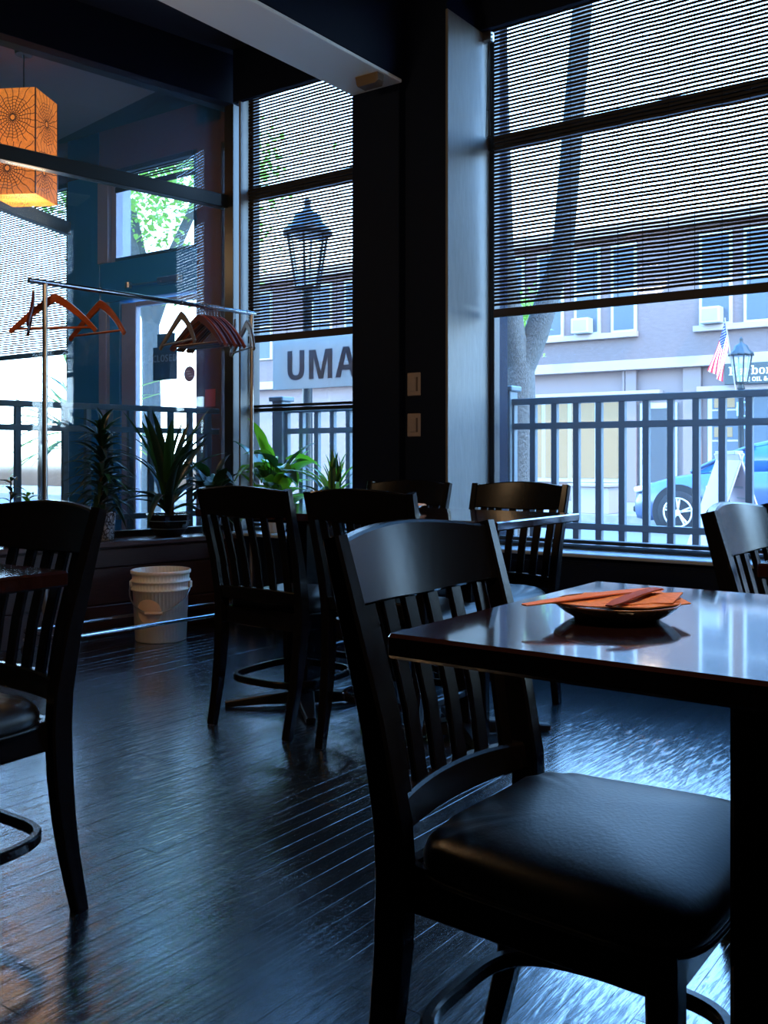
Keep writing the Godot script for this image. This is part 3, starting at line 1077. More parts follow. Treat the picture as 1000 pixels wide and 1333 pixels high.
func build_rack() -> void:
	var r := thing("garment_rack", "chrome garment rack on castors in front of the side glass", "rack", W(-3.908, 0, 3.44))
	var o := r.position
	var ax := (rail_at(1.0) - rail_at(0.0)).normalized()
	var side := Vector3.UP.cross(ax).normalized()
	var tube := MB.new()
	tube.tube([rail_at(-0.065) - o, rail_at(1.02) - o], 0.0125, 14)
	obj("hanging_rail", tube, M.chrome, r)
	for e in [0.0, 1.0]:
		var f: Vector3 = rail_at(e) - o
		f.y = 0.0
		var p := MB.new()
		p.tube([f + Vector3(0, 0.12, 0), f + Vector3(0, 1.762, 0)], 0.0125, 14)
		obj("upright", p, M.brushed, r)
		var b := MB.new()
		b.tube([f + Vector3(0, 0.12, 0) - side * 0.17, f + Vector3(0, 0.12, 0) + side * 0.17], 0.0125, 12)
		obj("base_bar", b, M.chrome, r)
		for s in [-1, 1]:
			var cs := MB.new()
			var q: Vector3 = f + side * 0.155 * s
			cs.tube([q + Vector3(-0.011, 0.03, 0), q + Vector3(0.011, 0.03, 0)], 0.03, 16)
			var co := obj("castor", cs, M.rubber, r)
			var fk := MB.new()
			fk.bar(q + Vector3(-0.015, 0.03, 0), q + Vector3(-0.015, 0.075, 0), 0.004, 0.02, 0.001)
			fk.bar(q + Vector3(0.015, 0.03, 0), q + Vector3(0.015, 0.075, 0), 0.004, 0.02, 0.001)
			fk.box(q + Vector3(0, 0.08, 0), Vector3(0.036, 0.012, 0.03), 0.002)
			fk.tube([q + Vector3(0, 0.08, 0), q + Vector3(0, 0.12, 0)], 0.008, 8)
			obj("fork", fk, M.brushed, co)
	for s in [-1, 1]:
		var b := MB.new()
		var f0: Vector3 = rail_at(0.0) - o
		var f1: Vector3 = rail_at(1.0) - o
		f0.y = 0.125
		f1.y = 0.125
		b.tube([f0 + side * 0.165 * s, f1 + side * 0.165 * s], 0.011, 12)
		obj("long_bar", b, M.chrome, r)
	# hangers
	var yaw0 := atan2(side.x, side.z) - PI / 2   # arms across the rail
	var src := make_hanger("hanger", "orange wooden hanger turned towards the room beside the rack's end upright", rail_at(0.041), yaw0 + 0.55, M.hanger)
	hanger_copy(src, 0.233, yaw0 + 0.05, "single orange wooden hanger in the middle of the rail", M.hanger)
	hanger_copy(src, -0.046, yaw0 - 0.52, "dark brown hanger hanging edge-on at the open rail end", M.hanger_dark)
	hanger_copy(src, 0.615, yaw0 - 0.23, "grey hanger hanging apart, in front of the bright door", M.hanger_grey)
	for k in 8:
		hanger_copy(src, 0.708 + 0.0168 * k, yaw0 + 0.04 * sin(k * 2.1), "red-brown wooden hanger in the tight bunch of eight", M.hanger_dark if k % 3 != 1 else M.hanger, "bunched red-brown hangers")
	hanger_copy(src, 0.905, yaw0 - 0.71, "pale hanger turned edge-on between the bunch and the upright", M.hanger_grey)
	hanger_copy(src, 0.972, yaw0 - 0.43, "grey hanger against the upright by the corner", M.hanger_grey)

func make_hanger(called: String, label: String, at: Vector3, turn: float, material: Material) -> Node3D:
	var c := thing(called, label, "hanger", at, turn, "clothes hangers")
	var hook := MB.new()
	var pts := []
	for k in 13:
		var a := deg_to_rad(lerpf(200.0, -60.0, k / 12.0))
		pts.append(Vector3(cos(a) * 0.0165, sin(a) * 0.0165 - 0.0005, 0))
	pts.append(Vector3(0.002, -0.026, 0))
	pts.append(Vector3(0, -0.062, 0))
	hook.tube(pts, 0.0017, 6)
	obj("hook", hook, M.chrome, c)
	var body := MB.new()
	var bp := []
	var hs := []
	for k in 25:
		var t := lerpf(-1.0, 1.0, k / 24.0)
		var a := absf(t)
		var y := -0.064 - 0.162 * pow(a, 1.06) + 0.010 * sin(a * PI)
		bp.append(Vector3(t * 0.215, y, -0.025 * a * a))
		hs.append(lerpf(0.040, 0.021, a))
	body.sweep(bp, [0.013], hs, Vector3.BACK, 0.003)
	obj("shoulder", body, material, c)
	var rod := MB.new()
	rod.tube([Vector3(-0.197, -0.209, -0.02), Vector3(0.197, -0.209, -0.02)], 0.0055, 8)
	obj("trouser_rod", rod, material, c)
	return c

func hanger_copy(src: Node3D, t: float, turn: float, label: String, material: Material, group := "clothes hangers") -> void:
	var c := dup(src, rail_at(t), turn, label, group)
	for o in c.get_children():
		if String(o.name).begins_with("shoulder") or String(o.name).begins_with("trouser"): o.material_override = material

# ---------------------------------------------------------------- plants
func build_plants() -> void:
	var r := RandomNumberGenerator.new()
	r.seed = 21
	# bowl plant: long arching strap leaves
	var a := part_line(3.86, 0.135)
	var c := thing("potted_plant", "strap-leaved plant arching out of a black bowl on the ledge", "plant", W(a.x, 0.50, a.y))
	var bowl := pot(c, [Vector2(0.06, 0.0), Vector2(0.07, 0.004), Vector2(0.095, 0.03), Vector2(0.118, 0.075), Vector2(0.125, 0.118), Vector2(0.127, 0.128), Vector2(0.116, 0.128), Vector2(0.112, 0.10)], M.pot_black, 0.115, 0.112)
	var gl := MB.new()
	for y in [0.045, 0.09]:
		var pts := []
		for k in 32: pts.append(Vector3(cos(TAU * k / 32), 0, sin(TAU * k / 32)) * (lerpf(0.105, 0.123, (y - 0.045) / 0.045)) + Vector3(0, y, 0))
		gl.tube(pts, 0.0012, 5, -1.0, true)
	obj("glaze_line", gl, M.closed_text, bowl)
	var straps := [leaf_mesh(0.42, 0.036, 0.55, 0.55, 0.5, 12, 0.6, 0.5), leaf_mesh(0.36, 0.032, 0.35, 0.75, 0.5, 12, 0.6, 0.5), leaf_mesh(0.46, 0.040, 0.25, 0.22, 0.45, 12, 0.6, 0.5)]
	for k in 30:
		var p := r.randf_range(0.15, 1.15)
		add_leaf(c, straps[0 if p > 0.7 else 1] if k % 4 else straps[2], M.leaf_dark if k % 3 else M.leaf_mid, Vector3(0, 0.11 + 0.02 * (k % 5), 0), TAU * k * 0.381 + r.randf() * 0.4, p, r.randf_range(1.1, 1.5), r.randf_range(-0.3, 0.3))
	for k in 7:
		add_leaf(c, straps[2], M.leaf_dark if k % 2 else M.leaf_mid, Vector3(0, 0.14, 0), TAU * k * 0.381 + 1.0, r.randf_range(1.0, 1.45), r.randf_range(1.15, 1.5))
	var stk := MB.new()
	stk.tube([Vector3(0.02, 0.1, 0), Vector3(0.03, 0.44, -0.01)], 0.014, 8)
	obj("cut_stem", stk, M.stem, c)
	# bushy dark dracaena in a patterned pot
	a = part_line(3.45, 0.14)
	c = thing("potted_plant", "bushy dark plant in a black and white patterned pot", "plant", W(a.x, 0.50, a.y))
	pattern_pot()
	pot(c, [Vector2(0.05, 0.0), Vector2(0.062, 0.004), Vector2(0.068, 0.07), Vector2(0.074, 0.145), Vector2(0.076, 0.155), Vector2(0.068, 0.155), Vector2(0.066, 0.13)], M.pot_pattern, 0.066, 0.14)
	var tr := MB.new()
	tr.tube([Vector3(0, 0.13, 0), Vector3(0.004, 0.35, 0.006), Vector3(-0.004, 0.58, 0)], 0.012, 8)
	obj("stem", tr, M.stem, c)
	var blades := [leaf_mesh(0.19, 0.030, 0.35, 0.75, 0.5, 8, 0.65, 0.5), leaf_mesh(0.17, 0.026, 0.3, 1.0, 0.5, 8, 0.65, 0.5), leaf_mesh(0.20, 0.032, 0.5, 0.5, 0.5, 8, 0.65, 0.5)]
	for k in 110:
		var t := k / 109.0
		add_leaf(c, blades[k % 3], M.leaf_dark if k % 5 else M.leaf_mid, Vector3(0, 0.17 + 0.41 * t, 0), k * 2.399, lerpf(0.1, 1.1, pow(t, 1.8)) + r.randf_range(-0.15, 0.2), r.randf_range(1.05, 1.35) * lerpf(1.0, 0.8, t))
	# small seedlings at the far end of the ledge
	for q in [[2.955, "small leggy seedling in a dark pot beside the rack upright", M.leaf_dark], [3.04, "small seedling with light green leaves on the ledge", M.leaf_bright]]:
		a = part_line(q[0], 0.14)
		c = thing("seedling", q[1], "plant", W(a.x, 0.50, a.y))
		pot(c, [Vector2(0.035, 0.0), Vector2(0.038, 0.003), Vector2(0.046, 0.08), Vector2(0.048, 0.085), Vector2(0.042, 0.085)], M.pot_black, 0.042, 0.076)
		var st := MB.new()
		st.tube([Vector3(0, 0.07, 0), Vector3(0.005, 0.2, 0.01), Vector3(-0.005, 0.34 if q[2] == M.leaf_dark else 0.25, 0)], 0.004, 6)
		obj("stem", st, M.stem, c)
		var lm := leaf_mesh(0.11, 0.034, 0.3, 0.6, 0.4, 7, 0.75, 0.5)
		for k in 12:
			add_leaf(c, lm, q[2], Vector3(0, lerpf(0.12, 0.33 if q[2] == M.leaf_dark else 0.25, k / 11.0), 0), k * 2.4, r.randf_range(0.0, 0.7), r.randf_range(0.7, 1.0))
	# broad-leaved bright plant in the corner
	c = thing("potted_plant", "bright green broad-leaved plant in the corner by the shop lettering", "plant", W(-3.90, 0.508, 4.325))
	pot(c, [Vector2(0.055, 0.0), Vector2(0.06, 0.003), Vector2(0.075, 0.12), Vector2(0.078, 0.13), Vector2(0.07, 0.13)], M.pot_white, 0.07, 0.118)
	var broad := [leaf_mesh(0.20, 0.085, 0.35, 0.55, 0.35, 10, 0.85, 0.42), leaf_mesh(0.17, 0.07, 0.2, 0.8, 0.35, 10, 0.85, 0.42), leaf_mesh(0.23, 0.08, 0.6, 0.35, 0.35, 10, 0.85, 0.42)]
	for k in 52:
		var yaw := k * 2.399 + r.randf() * 0.4
		var up := r.randf_range(0.12, 0.46)
		var rad := r.randf_range(0.02, 0.13)
		var base := Vector3(sin(yaw) * rad, up, cos(yaw) * rad * 0.55)
		var stp := MB.new()
		stp.tube([Vector3(0, 0.1, 0), base * Vector3(0.35, 0.7, 0.35), base], 0.0028, 5)
		obj("leaf_stalk", stp, M.leaf_mid, c)
		add_leaf(c, broad[k % 3], M.leaf_bright if k % 4 else M.leaf_mid, base, yaw, r.randf_range(-0.3, 0.9), r.randf_range(0.95, 1.25), r.randf_range(-0.4, 0.4))
	# dark foliage between the bowl and the corner plant
	a = part_line(4.16, 0.15)
	c = thing("potted_plant", "low dark leafy plant on the ledge behind the end upright", "plant", W(a.x, 0.50, a.y))
	pot(c, [Vector2(0.045, 0.0), Vector2(0.05, 0.003), Vector2(0.062, 0.1), Vector2(0.064, 0.11), Vector2(0.056, 0.11)], M.pot_black, 0.056, 0.10)
	for k in 34:
		var yaw := k * 2.399
		add_leaf(c, broad[k % 3], M.leaf_dark if k % 4 else M.leaf_mid, Vector3(sin(yaw) * 0.05, r.randf_range(0.12, 0.36), cos(yaw) * 0.05), yaw, r.randf_range(-0.3, 0.8), r.randf_range(0.6, 0.95), r.randf_range(-0.4, 0.4))
	# spider plant against the pillar
	c = thing("potted_plant", "spider plant with pale striped leaves beside the pillar", "plant", W(-3.45, 0.508, 4.315))
	pot(c, [Vector2(0.055, 0.0), Vector2(0.06, 0.003), Vector2(0.075, 0.115), Vector2(0.078, 0.125), Vector2(0.07, 0.125)], M.pot_black, 0.07, 0.112)
	var sp := [leaf_mesh(0.34, 0.019, 0.7, 0.75, 0.5, 14, 0.5, 0.5), leaf_mesh(0.30, 0.017, 0.5, 0.95, 0.5, 14, 0.5, 0.5), leaf_mesh(0.26, 0.024, 0.5, 0.25, 0.5, 12, 0.5, 0.5)]
	for k in 46:
		var p := r.randf_range(0.45, 1.4)
		add_leaf(c, sp[2] if p > 1.0 else sp[k % 2], [M.leaf_pale, M.leaf_bright, M.leaf_mid][k % 3], Vector3(0, 0.11, 0), k * 2.399 + r.randf() * 0.5, p, r.randf_range(1.1, 1.5), r.randf_range(-0.3, 0.3))
	# yucca outside the vestibule window
	c = thing("yucca", "tall spiky yucca outside the window left of the entrance door", "plant", W(-7.35, -0.1, 5.6))
	var yt := MB.new()
	yt.tube([Vector3(0, 0, 0), Vector3(0.02, 0.8, 0), Vector3(0, 1.25, 0.02)], 0.05, 10)
	obj("trunk", yt, M.stem, c)
	var yl := [leaf_mesh(0.75, 0.045, 0.3, 0.35, 0.4, 10, 0.6, 0.5), leaf_mesh(0.70, 0.04, 0.2, 0.6, 0.4, 10, 0.6, 0.5)]
	for k in 60:
		add_leaf(c, yl[k % 2], M.leaf_pale if k % 3 else M.leaf_mid, Vector3(0, 1.1 + 0.004 * k, 0), k * 2.399, r.randf_range(-0.3, 1.25), r.randf_range(0.95, 1.35))

func pattern_pot() -> void:
	var im := Image.create(256, 256, false, Image.FORMAT_RGB8)
	var nz := FastNoiseLite.new()
	nz.seed = 77
	nz.frequency = 0.045
	nz.noise_type = FastNoiseLite.TYPE_CELLULAR
	nz.cellular_return_type = FastNoiseLite.RETURN_DISTANCE2_SUB
	for y in 256:
		for x in 256:
			im.set_pixel(x, y, Color(0.62, 0.62, 0.64) if nz.get_noise_2d(x, y * 0.6) > -0.75 else Color(0.05, 0.05, 0.06))
	M.pot_pattern.albedo_texture = ImageTexture.create_from_image(im)
	M.pot_pattern.uv1_triplanar = true
	M.pot_pattern.uv1_scale = Vector3(6, 6, 6)

# ---------------------------------------------------------------- small room things
func build_small() -> void:
	# bucket
	var c := thing("plastic_bucket", "white plastic bucket with wire handle standing by the rack", "bucket", W(-3.945, 0, 3.49))
	var b := MB.new()
	b.lathe([Vector2(0.001, 0.003), Vector2(0.126, 0.0), Vector2(0.131, 0.005), Vector2(0.143, 0.262), Vector2(0.152, 0.264), Vector2(0.152, 0.272), Vector2(0.144, 0.276), Vector2(0.1455, 0.305), Vector2(0.153, 0.307), Vector2(0.153, 0.314), Vector2(0.146, 0.318), Vector2(0.147, 0.345), Vector2(0.154, 0.349), Vector2(0.155, 0.363), Vector2(0.151, 0.367), Vector2(0.145, 0.365), Vector2(0.142, 0.30), Vector2(0.128, 0.012), Vector2(0.001, 0.010)], 48)
	obj("body", b, M.bucket, c)
	var hd := MB.new()
	var dirw := Vector3(cos(deg_to_rad(35.7)), 0, -sin(deg_to_rad(35.7)))
	var fwd := Vector3(sin(deg_to_rad(35.7)), 0, cos(deg_to_rad(35.7)))
	var pts := []
	for k in 17:
		var t := k / 16.0
		var a := PI * t
		pts.append(-dirw * 0.158 * cos(a) * 1.0 + Vector3(0, 0.285 - 0.125 * sin(a), 0) + fwd * (0.155 * sin(a) + 0.004))
	hd.tube(pts, 0.0034, 6)
	var handle := obj("wire_handle", hd, M.wire, c)
	var grip := MB.new()
	grip.tube([pts[8] - dirw * 0.045, pts[8] + dirw * 0.045], 0.0085, 10)
	obj("grip", grip, M.bucket_warm, handle)
	for s in [-1, 1]:
		var ear := MB.new()
		ear.box(dirw * 0.153 * s + Vector3(0, 0.29, 0), Vector3(0.02, 0.035, 0.02), 0.004)
		obj("handle_lug", ear, M.bucket, c)
	# oval patch of warmer tone on the bucket wall
	var lb := MB.new()
	var prev := []
	for i in 15:
		var t := lerpf(-0.75, 0.25, i / 14.0)
		var hh := 0.062 * sqrt(maxf(0.02, 1.0 - pow((t + 0.25) / 0.5, 2.0)))
		var cur := []
		for y in [0.165 - hh, 0.165 + hh]:
			var rr: float = lerpf(0.131, 0.143, (y - 0.005) / 0.257) + 0.0012
			cur.append((fwd * cos(t) + dirw * sin(t)) * rr + Vector3(0, y, 0))
		if i > 0: lb.quad(prev[0], cur[0], cur[1], prev[1], 1)
		prev = cur
	obj("warm_patch", lb, M.bucket_warm, c)
	# switches on the pillar
	for q in [[1.253, "upper light switch plate on the dark pillar"], [1.052, "lower light switch plate on the dark pillar"]]:
		var s := thing("light_switch", q[1], "switch", W(-2.70, q[0], 4.0125), 0.0, "light switches on the pillar")
		obj("cover_plate", mb_box(Vector3(-0.039, 0, 0), Vector3(0.039, 0.114, 0.007), 0.003), M.switch, s)
		obj("rocker", mb_box(Vector3(-0.020, 0.022, 0.004), Vector3(0.008, 0.092, 0.011), 0.002), M.switch, s)
		obj("slider", mb_box(Vector3(0.014, 0.022, 0.004), Vector3(0.024, 0.092, 0.009), 0.001), M.switch_dark, s)
	# little tan fixture under the beam
	var fx := MB.new()
	var rings := []
	for q in [[-0.066, 0.020], [-0.05, 0.030], [0.05, 0.030], [0.066, 0.020]]:
		rings.append(PackedVector3Array([Vector3(q[0], 0.0, -0.03), Vector3(q[0], -q[1] * 1.7, -q[1]), Vector3(q[0], -q[1] * 1.7, q[1]), Vector3(q[0], 0.0, 0.03)]))
	fx.loft(rings)
	var fo := obj("emergency_light", fx, M.tan, null, W(-2.815, 2.7835, 3.80))
	tag(fo, "small tan fixture under the beam against the pillar", "fixture")
	# blinds of the two front windows
	make_blind("wide woven blind half lowered over the window with the parked car", W(-2.445, 0, 4.355), 0.0, 3.35, 3.34, 1.655, 28)
	make_blind("woven blind half lowered over the window with the shop lettering", W(-4.14, 0, 4.355), 0.0, 1.12, 3.34, 1.64, 9)
	# pull cord of the wide blind
	var k := thing("blind_cord", "thin looped pull cord hanging beside the wide blind", "cord", W(-2.474, 0, 4.345))
	for q in [[0.0, 2.57, 3.06], [0.012, 2.70, 3.05]]:
		var cb := MB.new()
		var lp := []
		for i in 21:
			var t := i / 20.0
			var x := 0.012 * sin(t * PI) * (1.0 if t < 0.5 else 1.0)
			var y := lerpf(q[2], q[1], sin(t * PI))
			lp.append(Vector3(q[0] + (0.012 if t > 0.5 else -0.012) * sin(t * PI), y, 0.01 * q[0] / 0.012 + x * 0.1))
		cb.tube(lp, 0.0016, 5)
		obj("cord_loop", cb, M.cord, k)
	var bk := MB.new()
	bk.box(Vector3(0, 3.075, 0.0), Vector3(0.05, 0.05, 0.04), 0.004)
	obj("bracket", bk, M.brushed, k)
	# lettering panel on the window by the corner, readable from the street
	var ban := thing("window_lettering", "pale blue panel with JAMU letters on the window, seen from behind", "sign", W(-3.655, 1.36, 4.47))
	obj("panel", mb_box(Vector3(-0.39, 0.0, -0.003), Vector3(0.42, 0.325, 0.003), 0.001), M.banner, ban)
	text_part("lettering", "JAMU", 0.172, Vector3(0.02, 0.135, -0.006), M.letter, ban, PI)
	text_part("lettering_back", "JAMU", 0.172, Vector3(0.02, 0.135, 0.0045), M.letter, ban, PI)
	# lanterns of the dining room above the frame: their warm light shows on the bucket, hangers and napkins
	lantern("orange box lantern over the table by the garment rack", W(-2.85, 2.50, 1.25), 0.1, 0.45, 3.42, 0.42)
	lantern("orange box lantern over the table with orange napkins", W(-0.15, 2.30, 1.10), 0.4, 0.45, 3.42, 0.5)

# ---------------------------------------------------------------- railing
func railing(label: String, a: Vector3, b: Vector3, pitch: float, posts: Array) -> void:
	var c := thing("railing", label, "railing", a)
	var d := b - a
	var l := d.length()
	var x := d / l
	for q in [[1.277, 0.035, 0.05, "top_rail"], [1.14, 0.035, 0.035, "middle_rail"], [0.60, 0.035, 0.04, "bottom_rail"]]:
		var r := MB.new()
		r.bar(Vector3(0, q[0] - q[1] / 2, 0), d + Vector3(0, q[0] - q[1] / 2, 0), q[2], q[1], 0.003)
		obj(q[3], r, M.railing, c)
	var bm := mb_box(Vector3(-0.017, -0.1, -0.017), Vector3(0.017, 1.245, 0.017), 0.002).mesh()
	var t := pitch * 0.4
	var turn := atan2(-x.z, x.x)
	while t < l:
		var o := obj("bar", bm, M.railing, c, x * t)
		o.rotation.y = turn
		t += pitch
	for p in posts:
		var m := MB.new()
		m.box(x * p + Vector3(0, 0.61, 0), Vector3(0.09, 1.42, 0.09), 0.004)
		m.box(x * p + Vector3(0, 1.335, 0), Vector3(0.125, 0.03, 0.125), 0.006)
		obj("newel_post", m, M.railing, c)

# ---------------------------------------------------------------- street
func build_street() -> void:
	struct("sidewalk_near", rbox(-40, 30, -0.4, -0.1, 4.62, 9.6), M.concrete)
	struct("street", rbox(-40, 30, -0.5, -0.25, 9.6, 17.0), M.asphalt)
	struct("sidewalk_far", rbox(-40, 30, -0.4, -0.1, 17.0, 22.0), M.concrete)
	# unseen upper wall added over our house front to shade the near pavement
	struct("wall_added_upper", rbox(-8.3, 3.7, 3.62, 4.6, 4.4, 4.95), M.bld_dark)
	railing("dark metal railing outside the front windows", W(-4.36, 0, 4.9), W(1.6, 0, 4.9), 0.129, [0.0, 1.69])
	far_building()
	car()
	street_lamp("black street lantern behind the blind by the shop lettering", W(-6.33, -0.1, 7.5), 2.62, 0.92)
	street_lamp("black street lantern beside the flag across the street", W(-4.906, -0.1, 17.4), 2.236, 0.80)
	flag()
	sandwich_board()
	tree("thick forked street tree outside the wide window", W(-4.03, -0.1, 7.6), 0.145, 1.9, 7.6, 2.0, 5)
	tree("leafy street tree seen through the transom over the entrance door", W(-10.6, -0.1, 9.2), 0.12, 3.0, 4.6, 1.7, 6, 4500)
	tree("leafy tree on the far side of the street", W(-10.05, -0.1, 18.4), 0.06, 2.0, 3.7, 0.62, 8, 2200)
	# low wall across the street
	var lw := MB.new()
	lw.box(Vector3(0, 0.25, 0), Vector3(0.75, 0.5, 0.5), 0.01)
	lw.box(Vector3(0, 0.53, 0), Vector3(0.85, 0.06, 0.6), 0.01)
	tag(obj("planter_box", lw, M.bld_band, null, W(-7.6, -0.1, 17.4)), "pale stone planter box on the far pavement", "planter")

func far_building() -> void:
	var V := 22.0
	var c := thing("building", "pale two-storey brick house across the street with shop windows", "building", W(-9, -0.1, V))
	var o := c.position
	var put := func(called: String, u0: float, u1: float, y0: float, y1: float, v0: float, v1: float, m: Material, parent: Node) -> MeshInstance3D:
		var b := rbox(u0 - o.x, u1 - o.x, y0 - o.y, y1 - o.y, v0 + o.z, v1 + o.z, 0.006)
		return obj(called, b, m, parent)
	put.call("upper_wall", -21.5, 8.0, 3.2, 6.3, V, V + 6, M.bld, c)
	put.call("lower_wall", -21.5, 8.0, -0.1, 3.2, V + 0.15, V + 6, M.bld_low, c)
	put.call("stone_band", -21.5, 8.0, 2.99, 3.22, V - 0.12, V + 0.2, M.bld_band, c)
	put.call("storefront_cornice", -12.2, -8.0, 2.42, 2.50, V - 0.10, V + 0.2, M.bld_band, c)
	put.call("storefront_cornice", -7.15, -3.0, 2.42, 2.53, V - 0.10, V + 0.2, M.bld_band, c)
	put.call("roof_cornice", -21.5, 8.0, 6.15, 6.4, V - 0.25, V + 0.2, M.bld_band, c)
	for s in [[-12.4, -8.53], [-7.22, -3.6], [-18.6, -14.2], [-2.2, 2.0]]:
		put.call("window_ledge", s[0], s[1], 3.755, 3.885, V - 0.14, V + 0.1, M.bld_band, c)
	var wins := [[-12.1, -11.55], [-11.05, -10.48], [-10.06, -9.53], [-9.12, -8.63], [-7.04, -6.45], [-6.07, -5.45], [-5.0, -4.4], [-18.3, -17.7], [-17.1, -16.5], [-15.9, -15.3], [-15.1, -14.6], [-20.6, -20.0], [-1.8, -1.1], [0.2, 0.9]]
	for w in wins:
		var f: MeshInstance3D = put.call("window", w[0] - 0.07, w[1] + 0.07, 3.885, 5.95, V - 0.05, V + 0.02, M.bld_frame, c)
		put.call("pane", w[0], w[1], 3.94, 4.86, V - 0.058, V - 0.04, M.bld_glass, f)
		put.call("pane", w[0], w[1], 4.92, 5.88, V - 0.058, V - 0.04, M.bld_glass, f)
	# street level: tan display windows, panelled door, piers, shop window
	for w in [[-11.6, -11.05], [-10.95, -10.35], [-10.25, -9.65], [-9.45, -8.95]]:
		var f: MeshInstance3D = put.call("display_window", w[0] - 0.06, w[1] + 0.06, 0.35, 2.40, V + 0.07, V + 0.16, M.bld_frame, c)
		put.call("tan_screen", w[0], w[1], 0.45, 2.34, V + 0.055, V + 0.09, M.bld_tan, f)
	for w in [[-8.86, -8.6], [-7.5, -7.09], [-12.4, -11.75], [-8.94, -8.88]]:
		put.call("pier", w[0], w[1], -0.1, 2.99, V + 0.02, V + 0.2, M.bld_low, c)
	var dr: MeshInstance3D = put.call("shop_door", -8.52, -7.65, -0.1, 2.21, V + 0.06, V + 0.16, M.bld_frame, c)
	put.call("door_leaf", -8.36, -7.72, -0.08, 2.08, V + 0.045, V + 0.08, M.bld_dark, dr)
	put.call("door_frame", -8.44, -8.38, -0.1, 2.14, V + 0.04, V + 0.07, M.bld_frame, dr)
	var kn := MB.new()
	kn.lathe([Vector2(0.03, 0), Vector2(0.03, 0.05)], 10, W(-8.3 - o.x, 1.0 - o.y, V - 0.0 + o.z))
	obj("door_knob", kn, M.bld_band, dr)
	var sw: MeshInstance3D = put.call("shop_window", -6.95, -3.2, 0.5, 2.42, V + 0.06, V + 0.16, M.bld_frame, c)
	put.call("pane", -6.85, -5.2, 0.6, 2.36, V + 0.05, V + 0.08, M.bld_glass, sw)
	put.call("pane", -5.1, -3.3, 0.6, 2.36, V + 0.05, V + 0.08, M.bld_glass, sw)
	put.call("shelf_line", -6.85, -6.3, 1.98, 2.02, V + 0.045, V + 0.052, M.bld_band, sw)
	put.call("shelf_line", -6.85, -6.2, 1.30, 1.34, V + 0.045, V + 0.052, M.bld_band, sw)
	put.call("goods", -6.8, -6.35, 2.05, 2.30, V + 0.04, V + 0.052, M.bld_tan, sw)
	put.call("goods", -6.8, -6.4, 1.40, 1.62, V + 0.04, V + 0.052, M.bld_tan, sw)
	# window air conditioners
	for q in [[-9.85, "air conditioner in the window above the tan display windows"], [-6.78, "air conditioner in the window above the flag"]]:
		var ac := thing("air_conditioner", q[1], "air conditioner", W(q[0], 3.90, V - 0.06), 0.0, "window air conditioners across the street")
		obj("casing", mb_box(Vector3(-0.22, 0, 0.0), Vector3(0.22, 0.36, 0.30), 0.015), M.bld_frame, ac)
		obj("grille", mb_box(Vector3(-0.17, 0.05, 0.29), Vector3(0.17, 0.31, 0.305), 0.003), M.ac_grille, ac)
	# dark shop sign
	var sg := thing("shop_sign", "dark shop sign with pale lettering across the street", "sign", W(-5.2, 2.53, V - 0.25))
	obj("board", mb_box(Vector3(-1.28, 0.0, -0.04), Vector3(1.3, 0.46, 0.03), 0.012), M.sign_board, sg)
	text_part("name_lettering", "Harbor", 0.175, Vector3(-0.74, 0.29, 0.034), M.sign_text, sg, 0.0, true)
	text_part("lower_lettering", "OLIVE OIL & VINEGAR", 0.09, Vector3(-0.44, 0.10, 0.034), M.sign_text, sg)
	# lit sign in the shop window
	var ns := thing("window_sign", "small pale blue sign glowing in the shop window", "sign", W(-6.14, 1.86, V + 0.03))
	var nf := MB.new()
	for q in [[Vector3(-0.13, 0, 0), Vector3(0.13, 0, 0)], [Vector3(-0.13, 0.3, 0), Vector3(0.13, 0.3, 0)], [Vector3(-0.15, 0, 0), Vector3(-0.15, 0.3, 0)], [Vector3(0.15, 0, 0), Vector3(0.15, 0.3, 0)]]:
		nf.bar(q[0], q[1], 0.03, 0.03, 0.004)
	var nm := mat(Color(0.5, 0.75, 0.95), 0.4)
	nm.emission_enabled = true
	nm.emission = Color(0.5, 0.8, 1.0)
	nm.emission_energy_multiplier = 0.7
	obj("tube_frame", nf, nm, ns)
	text_part("lettering", "OPEN", 0.10, Vector3(0, 0.15, 0.01), nm, ns)
	obj("lower_tag", mb_box(Vector3(-0.13, -0.28, -0.01), Vector3(0.13, -0.18, 0.01), 0.004), M.neon_blue, ns)

